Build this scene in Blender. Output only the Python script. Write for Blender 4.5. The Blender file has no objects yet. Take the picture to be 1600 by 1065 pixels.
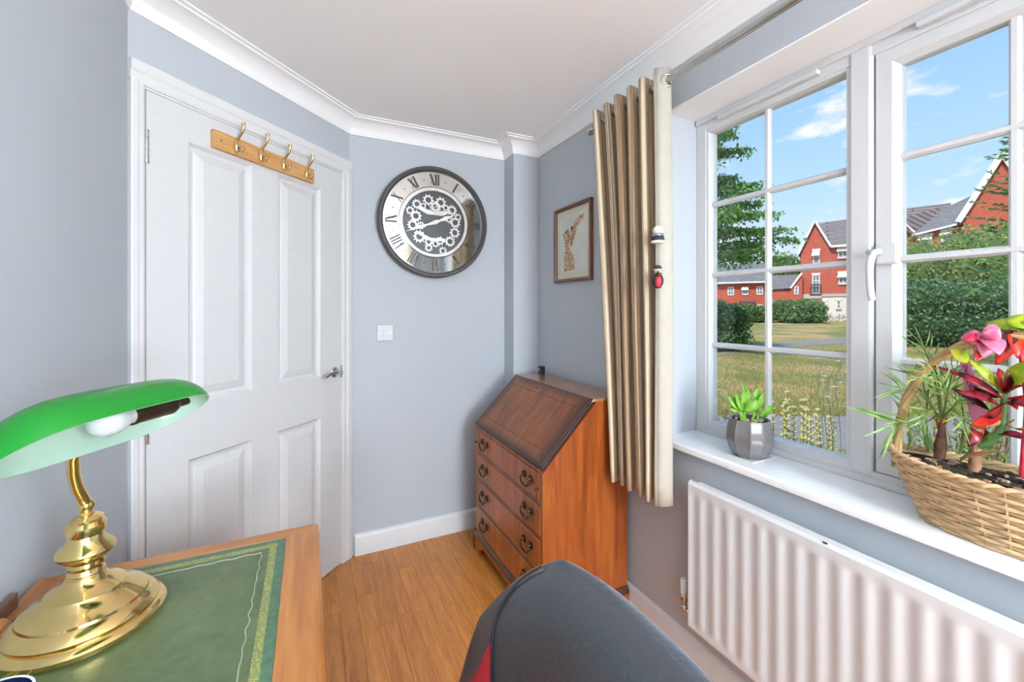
import bpy, bmesh, math, random
from mathutils import Vector, Matrix
R = math.radians
PI = math.pi
scene = bpy.context.scene
COL = scene.collection
random.seed(7)

# ------------------------------------------------------------------ camera
CAM_H = 1.29
YAW = R(25.79)
cam_d = bpy.data.cameras.new('camera')
cam = bpy.data.objects.new('camera', cam_d)
COL.objects.link(cam)
cam.location = (0, 0, CAM_H)
cam.rotation_euler = (PI / 2, 0, -YAW)
cam_d.sensor_width = 36
cam_d.lens = 36 * 656 / 1600
cam_d.shift_y = -49.5 / 1600
cam_d.clip_start = 0.02
cam_d.clip_end = 500
scene.camera = cam

# ------------------------------------------------------------------ view
vs = scene.view_settings
vs.view_transform = 'Standard'
vs.look = 'None'
vs.gamma = 1
vs.exposure = 0.0
vs.use_curve_mapping = False

# ------------------------------------------------------------------ sky
FILL_W = 72.0  # emission strength of the fill lanterns added behind the camera
world = bpy.data.worlds.new('sky')
scene.world = world
world.use_nodes = True
nt = world.node_tree
nt.nodes.clear()
N, L = nt.nodes.new, nt.links.new
out = N('ShaderNodeOutputWorld'); bg = N('ShaderNodeBackground')
tc = N('ShaderNodeTexCoord'); sep = N('ShaderNodeSeparateXYZ')
L(tc.outputs['Generated'], sep.inputs[0])
grad = N('ShaderNodeValToRGB')
ge = grad.color_ramp.elements
ge[0].position = 0.0; ge[0].color = (0.88, 0.95, 1.0, 1)
ge[1].position = 0.62; ge[1].color = (0.17, 0.45, 0.96, 1)
e = ge.new(0.22); e.color = (0.50, 0.76, 1.0, 1)
L(sep.outputs['Z'], grad.inputs[0])
mp = N('ShaderNodeMapping'); mp.inputs['Scale'].default_value = (1.0, 1.0, 2.3)
L(tc.outputs['Generated'], mp.inputs[0])
cn = N('ShaderNodeTexNoise'); cn.inputs['Scale'].default_value = 8.5
cn.inputs['Detail'].default_value = 6; cn.inputs['Roughness'].default_value = 0.52
L(mp.outputs[0], cn.inputs['Vector'])
cr = N('ShaderNodeValToRGB')
cr.color_ramp.elements[0].position = 0.57; cr.color_ramp.elements[1].position = 0.70
L(cn.outputs['Fac'], cr.inputs[0])
mx = N('ShaderNodeMix'); mx.data_type = 'RGBA'
L(cr.outputs[0], mx.inputs['Factor']); L(grad.outputs[0], mx.inputs['A'])
mx.inputs['B'].default_value = (0.97, 0.98, 1.0, 1)
L(mx.outputs['Result'], bg.inputs[0])
bg.inputs[1].default_value = 1.1
L(bg.outputs[0], out.inputs[0])

sun_d = bpy.data.lights.new('sun', 'SUN')
sun_d.energy = 4.2
sun_d.angle = R(4)
sun_d.color = (1.0, 0.95, 0.88)
sun = bpy.data.objects.new('sun', sun_d)
COL.objects.link(sun)
sun.rotation_euler = Vector((0.72, 0.25, -0.95)).to_track_quat('-Z', 'Y').to_euler()

# ------------------------------------------------------------------ helpers
FX, FY = math.sin(YAW), math.cos(YAW)          # viewing heading on the floor plan
RX, RY = math.cos(YAW), -math.sin(YAW)

class MB:
    """collects verts and faces in world or local coordinates; o is subtracted"""
    def __init__(s, o=(0, 0, 0)):
        s.v = []; s.f = []; s.o = Vector(o); s.uv = None
    def add(s, vs_, fs):
        b = len(s.v)
        s.v += [tuple(Vector(p) - s.o) for p in vs_]
        s.f += [tuple(i + b for i in f) for f in fs]
        return s
    def box(s, x0, x1, y0, y1, z0, z1, M=None):
        p = [(x, y, z) for z in (z0, z1) for y in (y0, y1) for x in (x0, x1)]
        if M is not None: p = [M @ Vector(q) for q in p]
        return s.add(p, [(0, 2, 3, 1), (4, 5, 7, 6), (0, 1, 5, 4), (2, 6, 7, 3), (0, 4, 6, 2), (1, 3, 7, 5)])
    def prism(s, poly, d0, d1, fn):
        """poly: 2d points; fn(a,b,d) -> 3d"""
        n = len(poly)
        p = [fn(a, b, d0) for a, b in poly] + [fn(a, b, d1) for a, b in poly]
        f = [tuple(range(n))[::-1], tuple(range(n, 2 * n))]
        f += [(i, (i + 1) % n, n + (i + 1) % n, n + i) for i in range(n)]
        return s.add(p, f)
    def rings(s, rings, closed=True, cap0=True, cap1=True, loop=False):
        m = len(rings[0]); vs_ = [q for r in rings for q in r]; f = []
        k = len(rings)
        for i in range(k if loop else k - 1):
            a, b = i * m, ((i + 1) % k) * m
            for j in range(m if closed else m - 1):
                j2 = (j + 1) % m
                f.append((a + j, a + j2, b + j2, b + j))
        if closed and not loop:
            if cap0: f.append(tuple(range(m))[::-1])
            if cap1: f.append(tuple(range((k - 1) * m, k * m)))
        return s.add(vs_, f)
    def lathe(s, prof, n=24, c=(0, 0, 0), M=None, cap0=True, cap1=True, fr=None):
        rr = []
        for r, z in prof:
            ring = []
            for i in range(n):
                t = 2 * PI * i / n
                q = r * (fr(t, z) if fr else 1)
                p = Vector((q * math.cos(t), q * math.sin(t), z))
                if M is not None: p = M @ p
                ring.append(p + Vector(c))
            rr.append(ring)
        return s.rings(rr, True, cap0, cap1)
    def tube(s, pts, rad, n=8, cap=True, loop=False, flat=1.0):
        pts = [Vector(p) for p in pts]; k = len(pts)
        if not hasattr(rad, '__len__'): rad = [rad] * k
        rr = []; up = None
        for i in range(k):
            if loop: t = pts[(i + 1) % k] - pts[i - 1]
            else: t = pts[min(i + 1, k - 1)] - pts[max(i - 1, 0)]
            t.normalize()
            if up is None:
                up = t.orthogonal().normalized()
            up = (up - t * up.dot(t))
            if up.length < 1e-5: up = t.orthogonal()
            up.normalize(); sd = t.cross(up)
            rr.append([pts[i] + (up * math.cos(2 * PI * j / n) + sd * math.sin(2 * PI * j / n) * flat) * rad[i] for j in range(n)])
        return s.rings(rr, True, cap, cap, loop)
    def sphere(s, c, r, n=12, m=8, sc=(1, 1, 1)):
        prof = []
        rr = []
        for i in range(1, m):
            ph = PI * i / m
            rr.append([(c[0] + r * sc[0] * math.sin(ph) * math.cos(2 * PI * j / n), c[1] + r * sc[1] * math.sin(ph) * math.sin(2 * PI * j / n), c[2] - r * sc[2] * math.cos(ph)) for j in range(n)])
        return s.rings(rr)
    def build(s, name, m, parent=None, smooth=None, bevel=0, seg=2, solid=0):
        me = bpy.data.meshes.new(name)
        me.from_pydata(s.v, [], s.f)
        bm = bmesh.new(); bm.from_mesh(me)
        bmesh.ops.recalc_face_normals(bm, faces=bm.faces)
        bm.to_mesh(me); bm.free()
        return mobj(name, me, m, parent, smooth, bevel, seg, solid)

def mobj(name, me, m, parent=None, smooth=None, bevel=0, seg=2, solid=0):
    if not len(me.materials): me.materials.append(m)
    if smooth:
        for p in me.polygons: p.use_smooth = True
        if smooth < 170: me.set_sharp_from_angle(angle=R(smooth))
    o = bpy.data.objects.new(name, me)
    COL.objects.link(o)
    o.parent = parent
    if solid:
        md = o.modifiers.new('solid', 'SOLIDIFY'); md.thickness = solid; md.offset = 0
    if bevel:
        md = o.modifiers.new('bevel', 'BEVEL'); md.width = bevel; md.segments = seg
        md.limit_method = 'ANGLE'; md.angle_limit = R(38)
    return o

def tag(o, label, cat, group=None, kind=None):
    o['label'] = label; o['category'] = cat
    if group: o['group'] = group
    if kind: o['kind'] = kind
    return o
def struct(o):
    o['kind'] = 'structure'; return o
def stuff(o):
    o['kind'] = 'stuff'; return o
def thing(name, label, cat, loc=(0, 0, 0), rz=0, group=None):
    o = bpy.data.objects.new(name, None)
    COL.objects.link(o)
    o.empty_display_size = 0.05
    o.location = loc; o.rotation_euler = (0, 0, rz)
    return tag(o, label, cat, group)
def sroot(name, loc=(0, 0, 0), rz=0):
    o = bpy.data.objects.new(name, None)
    COL.objects.link(o)
    o.location = loc; o.rotation_euler = (0, 0, rz); o.empty_display_size = 0.05
    return struct(o)
def inst(name, src, parent, loc=(0, 0, 0), rot=(0, 0, 0), sc=(1, 1, 1)):
    o = src.copy(); o.name = name; COL.objects.link(o)
    o.parent = parent; o.location = loc; o.rotation_euler = rot; o.scale = sc
    return o
def bez(p, n=12):
    """catmull-rom through the points"""
    p = [Vector(q) for q in p]
    q = [p[0] * 2 - p[1]] + p + [p[-1] * 2 - p[-2]]
    r = []
    for i in range(1, len(q) - 2):
        for k in range(n):
            t = k / n
            a, b, c, d = q[i - 1], q[i], q[i + 1], q[i + 2]
            r.append(0.5 * (2 * b + (c - a) * t + (2 * a - 5 * b + 4 * c - d) * t * t + (3 * b - a - 3 * c + d) * t ** 3))
    r.append(p[-1])
    return r
def lerp(a, b, t): return a + (b - a) * t
def text_mesh(txt, size, ext):
    cu = bpy.data.curves.new('txt', 'FONT'); cu.body = txt; cu.size = size; cu.extrude = ext
    cu.align_x = 'CENTER'; cu.align_y = 'CENTER'; cu.resolution_u = 2
    ob = bpy.data.objects.new('txt', cu); COL.objects.link(ob)
    dg = bpy.context.evaluated_depsgraph_get()
    me = bpy.data.meshes.new_from_object(ob.evaluated_get(dg))
    bpy.data.objects.remove(ob); bpy.data.curves.remove(cu)
    return me

# ------------------------------------------------------------------ materials
def hexc(r, g, b):
    def c(x):
        x /= 255
        return x / 12.92 if x <= 0.04045 else ((x + 0.055) / 1.055) ** 2.4
    return (c(r), c(g), c(b), 1)
class Mat:
    def __init__(s, name):
        s.m = bpy.data.materials.new(name); s.m.use_nodes = True
        s.t = s.m.node_tree; s.b = s.t.nodes['Principled BSDF']
    def n(s, t, **k):
        q = s.t.nodes.new(t)
        for a, b in k.items():
            if a in q.inputs: q.inputs[a].default_value = b
            else: setattr(q, a, b)
        return q
    def l(s, a, b): s.t.links.new(a, b)
    def coord(s, kind='Object', scale=(1, 1, 1), rot=(0, 0, 0)):
        c = s.n('ShaderNodeTexCoord'); m_ = s.n('ShaderNodeMapping')
        m_.inputs['Scale'].default_value = scale; m_.inputs['Rotation'].default_value = rot
        s.l(c.outputs[kind], m_.inputs[0]); return m_.outputs[0]
    def ramp(s, fac, stops):
        r = s.n('ShaderNodeValToRGB'); el = r.color_ramp.elements
        el[0].position, el[0].color = stops[0]; el[1].position, el[1].color = stops[-1]
        for p, c in stops[1:-1]:
            e_ = el.new(p); e_.color = c
        s.l(fac, r.inputs[0]); return r.outputs[0]
    def bump(s, h, st=0.2, d=0.005):
        b = s.n('ShaderNodeBump'); b.inputs['Strength'].default_value = st; b.inputs['Distance'].default_value = d
        s.l(h, b.inputs['Height']); s.l(b.outputs[0], s.b.inputs['Normal'])
    def mixc(s, fac, a, b, mode='MIX'):
        q = s.n('ShaderNodeMix'); q.data_type = 'RGBA'; q.blend_type = mode
        if hasattr(fac, 'links'): s.l(fac, q.inputs['Factor'])
        else: q.inputs['Factor'].default_value = fac
        for k, v in (('A', a), ('B', b)):
            i = [x for x in q.inputs if x.name == k and x.type == 'RGBA'][0]
            if hasattr(v, 'links'): s.l(v, i)
            else: i.default_value = v
        return [x for x in q.outputs if x.type == 'RGBA'][0]
    def col(s, c):
        if hasattr(c, 'links'): s.l(c, s.b.inputs['Base Color'])
        else: s.b.inputs['Base Color'].default_value = c
    def rough(s, r): s.b.inputs['Roughness'].default_value = r
def plain(name, c, rough=0.5, metal=0, var=0.06, scale=30, bump=0.0, coat=0, spec=None):
    m = Mat(name)
    nz = m.n('ShaderNodeTexNoise', Scale=scale, Detail=3.0); m.l(m.coord(), nz.inputs['Vector'])
    d = tuple(max(0, x * (1 - var)) for x in c[:3]) + (1,); u = tuple(min(1, x * (1 + var)) for x in c[:3]) + (1,)
    m.col(m.ramp(nz.outputs['Fac'], [(0.3, d), (0.7, u)]))
    m.rough(rough); m.b.inputs['Metallic'].default_value = metal
    if coat: m.b.inputs['Coat Weight'].default_value = coat; m.b.inputs['Coat Roughness'].default_value = 0.1
    if spec is not None: m.b.inputs['Specular IOR Level'].default_value = spec
    if bump: m.bump(nz.outputs['Fac'], bump, 0.002)
    return m.m
def wood(name, c1, c2, c3, axis='Y', scale=1.0, rough=0.35, coat=0.0, rnd=False, edge=None):
    m = Mat(name)
    sc = {'X': (1.2, 14, 14), 'Y': (14, 1.2, 14), 'Z': (14, 14, 1.2)}[axis]
    co = m.coord('UV', (9.0, 1.0, 1.0)) if edge is not None else m.coord('Object', tuple(x * scale for x in sc))
    if rnd:
        oi = m.n('ShaderNodeObjectInfo'); ad = m.n('ShaderNodeVectorMath', operation='ADD')
        ml = m.n('ShaderNodeMath', operation='MULTIPLY'); ml.inputs[1].default_value = 57.0
        m.l(oi.outputs['Random'], ml.inputs[0]); m.l(co, ad.inputs[0]); m.l(ml.outputs[0], ad.inputs[1]); co = ad.outputs[0]
    n1 = m.n('ShaderNodeTexNoise', Scale=1.6, Detail=5.0, Roughness=0.55, Distortion=1.4); m.l(co, n1.inputs['Vector'])
    n2 = m.n('ShaderNodeTexNoise', Scale=9.0, Detail=3.0, Roughness=0.6); m.l(co, n2.inputs['Vector'])
    a = m.ramp(n1.outputs['Fac'], [(0.25, c1), (0.5, c2), (0.75, c3)])
    fine = m.ramp(n2.outputs['Fac'], [(0.35, (0.78, 0.74, 0.70, 1)), (0.6, (1, 1, 1, 1))])
    c = m.mixc(0.75, a, fine, 'MULTIPLY')
    if rnd:
        t = m.ramp(oi.outputs['Random'], [(0, (0.88, 0.84, 0.80, 1)), (0.5, (1.0, 0.99, 0.97, 1)), (1, (1.08, 1.08, 1.05, 1))])
        c = m.mixc(1.0, c, t, 'MULTIPLY')
    if edge is not None:
        uv = m.n('ShaderNodeTexCoord'); sp = m.n('ShaderNodeSeparateXYZ'); m.l(uv.outputs['UV'], sp.inputs[0])
        def dist(o_):
            s1 = m.n('ShaderNodeMath', operation='SUBTRACT'); s1.inputs[1].default_value = 0.5; m.l(o_, s1.inputs[0])
            s2 = m.n('ShaderNodeMath', operation='ABSOLUTE'); m.l(s1.outputs[0], s2.inputs[0]); return s2.outputs[0]
        mxx = m.n('ShaderNodeMath', operation='MAXIMUM'); m.l(dist(sp.outputs[0]), mxx.inputs[0]); m.l(dist(sp.outputs[1]), mxx.inputs[1])
        f = m.ramp(mxx.outputs[0], [(0.36, (0, 0, 0, 1)), (0.49, (1, 1, 1, 1))])
        c = m.mixc(f, c, edge)
    m.col(c); m.rough(rough)
    if coat: m.b.inputs['Coat Weight'].default_value = coat; m.b.inputs['Coat Roughness'].default_value = 0.12
    m.bump(n2.outputs['Fac'], 0.08, 0.001)
    return m.m
def leaf_mat(name, cols, trans=0.35, rough=0.5):
    m = Mat(name)
    g = m.n('ShaderNodeNewGeometry')
    k = len(cols)
    c = m.ramp(g.outputs['Random Per Island'], [(i / (k - 1), cols[i]) for i in range(k)])
    m.col(c); m.rough(rough)
    tr = m.n('ShaderNodeBsdfTranslucent'); m.l(c, tr.inputs[0])
    mix = m.n('ShaderNodeMixShader'); mix.inputs[0].default_value = trans
    o_ = m.t.nodes['Material Output']
    m.l(m.b.outputs[0], mix.inputs[1]); m.l(tr.outputs[0], mix.inputs[2]); m.l(mix.outputs[0], o_.inputs[0])
    return m.m

def wall_paint(name, c, bump=0.05):
    m = Mat(name)
    nz = m.n('ShaderNodeTexNoise', Scale=220.0, Detail=2.0); m.l(m.coord(), nz.inputs['Vector'])
    n2 = m.n('ShaderNodeTexNoise', Scale=1.3, Detail=2.0); m.l(m.coord(), n2.inputs['Vector'])
    d = tuple(x * 0.975 for x in c[:3]) + (1,)
    m.col(m.ramp(n2.outputs['Fac'], [(0.35, d), (0.65, c)])); m.rough(0.75)
    m.bump(nz.outputs['Fac'], bump, 0.001)
    return m.m
M = {}
M['wall'] = wall_paint('blue_grey_paint', (0.495, 0.530, 0.572, 1))
M['ceiling'] = wall_paint('ceiling_white', (0.92, 0.92, 0.925, 1))
M['white'] = plain('white_gloss', (0.72, 0.725, 0.73, 1), 0.32, var=0.015)
M['door'] = plain('door_white', (0.66, 0.665, 0.67, 1), 0.45, var=0.015)
M['upvc'] = plain('upvc_white', (0.64, 0.645, 0.65, 1), 0.3, var=0.01)
M['sill'] = plain('sill_white', (0.90, 0.90, 0.90, 1), 0.12, var=0.01)
M['rad'] = plain('radiator_white', (0.70, 0.71, 0.72, 1), 0.5, var=0.01)
M['brass'] = plain('polished_brass', (0.83, 0.60, 0.25, 1), 0.12, 1, var=0.08, scale=12)
M['hookbrass'] = plain('hook_brass', (0.74, 0.56, 0.30, 1), 0.22, 1)
M['darkbrass'] = plain('aged_brass', (0.085, 0.058, 0.035, 1), 0.35, 0.8, var=0.2)
M['chrome'] = plain('chrome', (0.62, 0.62, 0.63, 1), 0.15, 1)
M['steel'] = plain('brushed_steel', (0.50, 0.49, 0.47, 1), 0.25, 1)
M['black'] = plain('black_plastic', (0.015, 0.016, 0.02, 1), 0.4)
M['floor'] = wood('oak_strip', (0.44, 0.145, 0.026, 1), (0.62, 0.240, 0.050, 1), (0.70, 0.30, 0.075, 1), 'Y', 1.2, 0.33, 0.15, rnd=True)
M['subfloor'] = plain('board_gap', (0.10, 0.045, 0.02, 1), 0.6)
M['pine'] = wood('rack_pine', (0.52, 0.25, 0.08, 1), (0.66, 0.36, 0.14, 1), (0.72, 0.42, 0.18, 1), 'X', 1.2, 0.4)
YW = [(0.14, 0.028, 0.005, 1), (0.33, 0.076, 0.012, 1), (0.45, 0.125, 0.020, 1)]
M['yewZ'] = wood('yew_veneer_upright', *YW, 'Z', 0.7, 0.36, 0.08)
M['yewY'] = wood('yew_veneer_level', *YW, 'Y', 0.7, 0.36, 0.08)
M['yewfront'] = wood('yew_front_brightened', (0.22, 0.050, 0.010, 1), (0.46, 0.125, 0.022, 1), (0.60, 0.19, 0.036, 1), 'Z', 0.7, 0.36, 0.08)  # yew lightened in colour to offset the weaker light on the fronts
M['yewtop'] = wood('yew_veneer_top', (0.26, 0.10, 0.04, 1), (0.38, 0.16, 0.07, 1), (0.44, 0.20, 0.09, 1), 'Y', 0.7, 0.25, 0.5)
M['yewfall'] = wood('yew_fall_burnished', (0.16, 0.045, 0.014, 1), (0.28, 0.085, 0.026, 1), (0.40, 0.135, 0.040, 1), 'X', 0.8, 0.34, 0.12, edge=(0.040, 0.014, 0.009, 1))
M['yewdark'] = plain('yew_dark_moulding', (0.10, 0.03, 0.012, 1), 0.3, var=0.25, coat=0.3)
DK = [(0.32, 0.105, 0.022, 1), (0.52, 0.20, 0.050, 1), (0.61, 0.27, 0.080, 1)]
M['deskY'] = wood('desk_wood_long', *DK, 'Y', 0.8, 0.35, 0.25)
M['deskX'] = wood('desk_wood_cross', *DK, 'X', 0.8, 0.35, 0.25)
M['deskZ'] = wood('desk_wood_upright', *DK, 'Z', 0.8, 0.35, 0.2)
M['dark_wood'] = wood('dark_brown_wood', (0.10, 0.04, 0.025, 1), (0.17, 0.07, 0.04, 1), (0.22, 0.09, 0.05, 1), 'Y', 0.8, 0.3, 0.3)
M['frame_wood'] = wood('frame_wood', (0.10, 0.035, 0.02, 1), (0.18, 0.065, 0.03, 1), (0.24, 0.09, 0.045, 1), 'Z', 1.0, 0.35, 0.3)
def leather_green():
    m = Mat('green_leather')
    v = m.n('ShaderNodeTexVoronoi', Scale=420.0); m.l(m.coord(), v.inputs['Vector'])
    n1 = m.n('ShaderNodeTexNoise', Scale=9.0, Detail=6.0, Roughness=0.65, Distortion=0.6); m.l(m.coord(), n1.inputs['Vector'])
    n2 = m.n('ShaderNodeTexNoise', Scale=55.0, Detail=3.0); m.l(m.coord(), n2.inputs['Vector'])
    c = m.ramp(n1.outputs['Fac'], [(0.2, (0.045, 0.075, 0.030, 1)), (0.42, (0.105, 0.150, 0.065, 1)), (0.75, (0.165, 0.21, 0.10, 1))])
    c = m.mixc(0.35, c, m.ramp(n2.outputs['Fac'], [(0.35, (0.6, 0.62, 0.55, 1)), (0.6, (1, 1, 1, 1))]), 'MULTIPLY')
    m.col(c); m.rough(0.42); m.bump(v.outputs['Distance'], 0.25, 0.001)
    return m.m
M['gleather'] = leather_green()
M['gband'] = plain('green_leather_border', (0.085, 0.17, 0.10, 1), 0.42, var=0.25, scale=60, bump=0.2)
def gold_tool():
    m = Mat('gold_tooling')
    v = m.n('ShaderNodeTexVoronoi', Scale=260.0); m.l(m.coord(), v.inputs['Vector'])
    c = m.ramp(v.outputs['Distance'], [(0.25, (0.55, 0.42, 0.10, 1)), (0.5, (0.20, 0.27, 0.10, 1))])
    m.col(c); m.rough(0.4); m.bump(v.outputs['Distance'], 0.3, 0.001)
    return m.m
M['gold'] = gold_tool()
M['silverline'] = plain('worn_tooling', (0.42, 0.50, 0.44, 1), 0.4)
def leather_black():
    m = Mat('black_leather')
    v = m.n('ShaderNodeTexVoronoi', Scale=170.0); m.l(m.coord(), v.inputs['Vector'])
    n1 = m.n('ShaderNodeTexNoise', Scale=90.0, Detail=4.0); m.l(m.coord(), n1.inputs['Vector'])
    m.col((0.045, 0.050, 0.060, 1)); m.rough(0.31); m.b.inputs['Specular IOR Level'].default_value = 0.9; m.b.inputs['Sheen Weight'].default_value = 0.35; m.b.inputs['Sheen Roughness'].default_value = 0.35; m.b.inputs['Sheen Tint'].default_value = (0.75, 0.85, 1.0, 1); m.bump(n1.outputs['Fac'], 0.5, 0.003)
    return m.m
M['leather'] = leather_black()
M['bolster'] = plain('taupe_leather', (0.085, 0.07, 0.068, 1), 0.5, var=0.1, scale=80, bump=0.2)
M['red'] = plain('red_leather', (0.52, 0.035, 0.05, 1), 0.45, var=0.08, scale=70, bump=0.2)
M['piping'] = plain('coral_piping', (0.62, 0.16, 0.11, 1), 0.5)
M['lining'] = plain('curtain_lining', (0.46, 0.43, 0.365, 1), 0.8, var=0.03)
def curtain_mat():
    m = Mat('striped_curtain')
    tcx = m.n('ShaderNodeTexCoord'); sp = m.n('ShaderNodeSeparateXYZ'); m.l(tcx.outputs['UV'], sp.inputs[0])
    mu = m.n('ShaderNodeMath', operation='MULTIPLY'); mu.inputs[1].default_value = 240.0; m.l(sp.outputs[0], mu.inputs[0])
    fl = m.n('ShaderNodeMath', operation='FLOOR'); m.l(mu.outputs[0], fl.inputs[0])
    wn = m.n('ShaderNodeTexWhiteNoise', noise_dimensions='1D'); m.l(fl.outputs[0], wn.inputs['W'])
    c = m.ramp(wn.outputs['Value'], [(0.0, (0.22, 0.125, 0.070, 1)), (0.25, (0.38, 0.25, 0.145, 1)), (0.5, (0.50, 0.365, 0.225, 1)), (0.75, (0.57, 0.45, 0.30, 1)), (1.0, (0.72, 0.64, 0.49, 1))])
    m.col(c); m.rough(0.75)
    m.b.inputs['Sheen Weight'].default_value = 0.15
    return m.m
M['curtain'] = curtain_mat()
def glass_mat(name, tint=(1, 1, 1, 1), rough=0.0):
    m = Mat(name)
    tr = m.n('ShaderNodeBsdfTransparent'); tr.inputs[0].default_value = tint
    gl = m.n('ShaderNodeBsdfGlossy'); gl.inputs['Roughness'].default_value = rough
    lw_ = m.n('ShaderNodeLayerWeight'); pw = m.n('ShaderNodeMath', operation='POWER'); pw.inputs[1].default_value = 5.0
    m.l(lw_.outputs['Facing'], pw.inputs[0])
    ma = m.n('ShaderNodeMath', operation='MULTIPLY_ADD'); ma.inputs[1].default_value = 0.7; ma.inputs[2].default_value = 0.02
    m.l(pw.outputs[0], ma.inputs[0])
    mix = m.n('ShaderNodeMixShader'); m.l(ma.outputs[0], mix.inputs[0])
    m.l(tr.outputs[0], mix.inputs[1]); m.l(gl.outputs[0], mix.inputs[2])
    m.l(mix.outputs[0], m.t.nodes['Material Output'].inputs[0])
    return m.m
M['glass'] = glass_mat('window_glass', (0.985, 0.99, 0.99, 1))
M['mirror'] = plain('aged_mirror', (0.86, 0.85, 0.83, 1), 0.06, 1, var=0.02, scale=6)

# ================================================================== THE ROOM
XL, XR, YB, YC = -0.497, 1.25, -2.60, 2.345
ZC = 2.283
Gp = (XL, 1.658); Fp = (0.19, YC)
room = [(XL, YB), (XR, YB), (XR, 2.214), (1.08, 2.214), (1.08, YC), Fp, Gp]
def offs(poly, d, closed=True):
    n = len(poly); r = []
    for i in range(n):
        p = Vector(poly[i])
        ds = []
        if closed or i > 0: ds.append((p - Vector(poly[i - 1])).normalized())
        if closed or i < n - 1: ds.append((Vector(poly[(i + 1) % n]) - p).normalized())
        ns = [Vector((-q.y, q.x)) for q in ds]
        if len(ns) == 1: r.append(p + ns[0] * d)
        else:
            b = (ns[0] + ns[1]).normalized(); r.append(p + b * (d / max(0.2, b.dot(ns[0]))))
    return r
def sweep(poly, prof, closed, o=(0, 0, 0)):
    mb = MB(o)
    cols = [[(q.x, q.y, z) for q in offs(poly, d, closed)] for d, z in prof]
    rings = [[cols[k][i] for k in range(len(prof))] for i in range(len(poly))]
    mb.rings(rings, closed=True, loop=closed)
    return mb

# floor: oak strips as single pieces on a dark bed
fl = struct(MB().box(XL - 0.3, XR + 0.05, YB - 0.1, YC + 0.1, -0.06, -0.012).build('floor', M['subfloor']))
WID = 0.0705
plank_mesh = {}
rp = random.Random(3)
x = XL - 0.02
row = 0
def inside(xa, xb, ya, yb):
    # clips a strip to the diagonal corner roughly (pieces may run under the wall)
    return not (ya - xb > 2.155 + 0.10)
while x < XR:
    y = YB - rp.random() * 0.5
    while y < YC:
        ln = rp.choice([0.34, 0.40, 0.46, 0.52, 0.60])
        if inside(x, x + WID, y, y + ln) and y + ln > YB:
            key = ln
            if key not in plank_mesh:
                pm = MB().box(0, WID - 0.0007, 0, ln - 0.0008, -0.014, 0.0)
                ob_ = pm.build('plank', M['floor'], fl)
                plank_mesh[key] = ob_
                ob_.location = (x, y, 0)
            else:
                o2 = bpy.data.objects.new('plank', plank_mesh[key].data); COL.objects.link(o2); o2.parent = fl
                o2.location = (x, y, 0)
        y += ln
    x += WID
struct(MB().box(XL - 0.3, XR + 0.4, YB - 0.1, YC + 0.15, ZC, ZC + 0.1).build('ceiling', M['ceiling']))
TH = 0.12
struct(MB().box(XL - TH, XL, YB - TH, 1.70, -0.05, ZC + 0.02).build('wall_left', M['wall']))
struct(MB().box(XL - TH, XR + 0.3, YB - TH, YB, -0.05, ZC + 0.02).build('wall_rear', M['wall']))
struct(MB().box(0.10, XR + 0.3, YC, YC + TH, -0.05, ZC + 0.02).build('wall_back', M['wall']))
struct(MB().box(1.08, XR, 2.214, YC, -0.01, ZC + 0.01).build('wall_boxing', M['wall'], bevel=0.004))
# window wall with its opening
WY0, WY1, WZ0, WZ1 = -0.52, 1.213, 0.775, 2.058
wr = MB()
wr.box(XR, XR + 0.29, YB - TH, WY0, -0.4, ZC + 0.02).box(XR, XR + 0.29, WY1, YC + TH, -0.4, ZC + 0.02)
wr.box(XR, XR + 0.29, WY0, WY1, -0.4, WZ0).box(XR, XR + 0.29, WY0, WY1, WZ1, ZC + 0.02)
wr = struct(wr.build('wall_right', M['wall']))
MB().box(XR + 0.002, 1.43, WY0, WY1, WZ1 - 0.006, WZ1 - 0.0005).build('soffit', M['ceiling'], wr)
# diagonal door wall, local x along the wall, local y away from the room
DL = (Vector(Fp) - Vector(Gp)).length
wd = sroot('wall_door', (Gp[0], Gp[1], 0), PI / 4)
S0, S1, HZ = 0.036, 0.912, 1.992
MB().box(-0.10, S0, 0, TH, 0, ZC + 0.01).build('wall_pier', M['wall'], wd)
MB().box(S1, DL + 0.05, 0, TH, 0, ZC + 0.01).build('wall_pier', M['wall'], wd)
MB().box(S0, S1, 0, TH, HZ, ZC + 0.01).build('wall_header', M['wall'], wd)
# cornice and skirting
cove = [(0.0, 2.203), (0.007, 2.203), (0.009, 2.211)]
for i in range(9):
    t = i / 8 * PI / 2
    cove.append((0.070 - 0.060 * math.cos(t), 2.213 + 0.058 * math.sin(t)))
cove += [(0.072, 2.277), (0.086, 2.278), (0.088, ZC + 0.001), (0.0, ZC + 0.001)]
struct(sweep(room, cove, True).build('trim_1', M['ceiling'], smooth=35))
skirt = [(0.0, 0.0), (0.017, 0.0), (0.017, 0.080), (0.014, 0.088), (0.014, 0.096), (0.008, 0.106), (0.0, 0.110)]
struct(sweep([(XR, YB), (XR, 2.214)], skirt, False).build('baseboard_right', M['white'], smooth=40))
struct(sweep([(XR, 2.214), (1.08, 2.214), (1.08, YC), (0.215, YC)], skirt, False).build('baseboard_back', M['white'], smooth=40))
struct(sweep([Gp, (XL, YB)], skirt, False).build('baseboard_left', M['white'], smooth=40))
struct(sweep([(XL, YB), (XR, YB)], skirt, False).build('baseboard_rear', M['white'], smooth=40))

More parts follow.
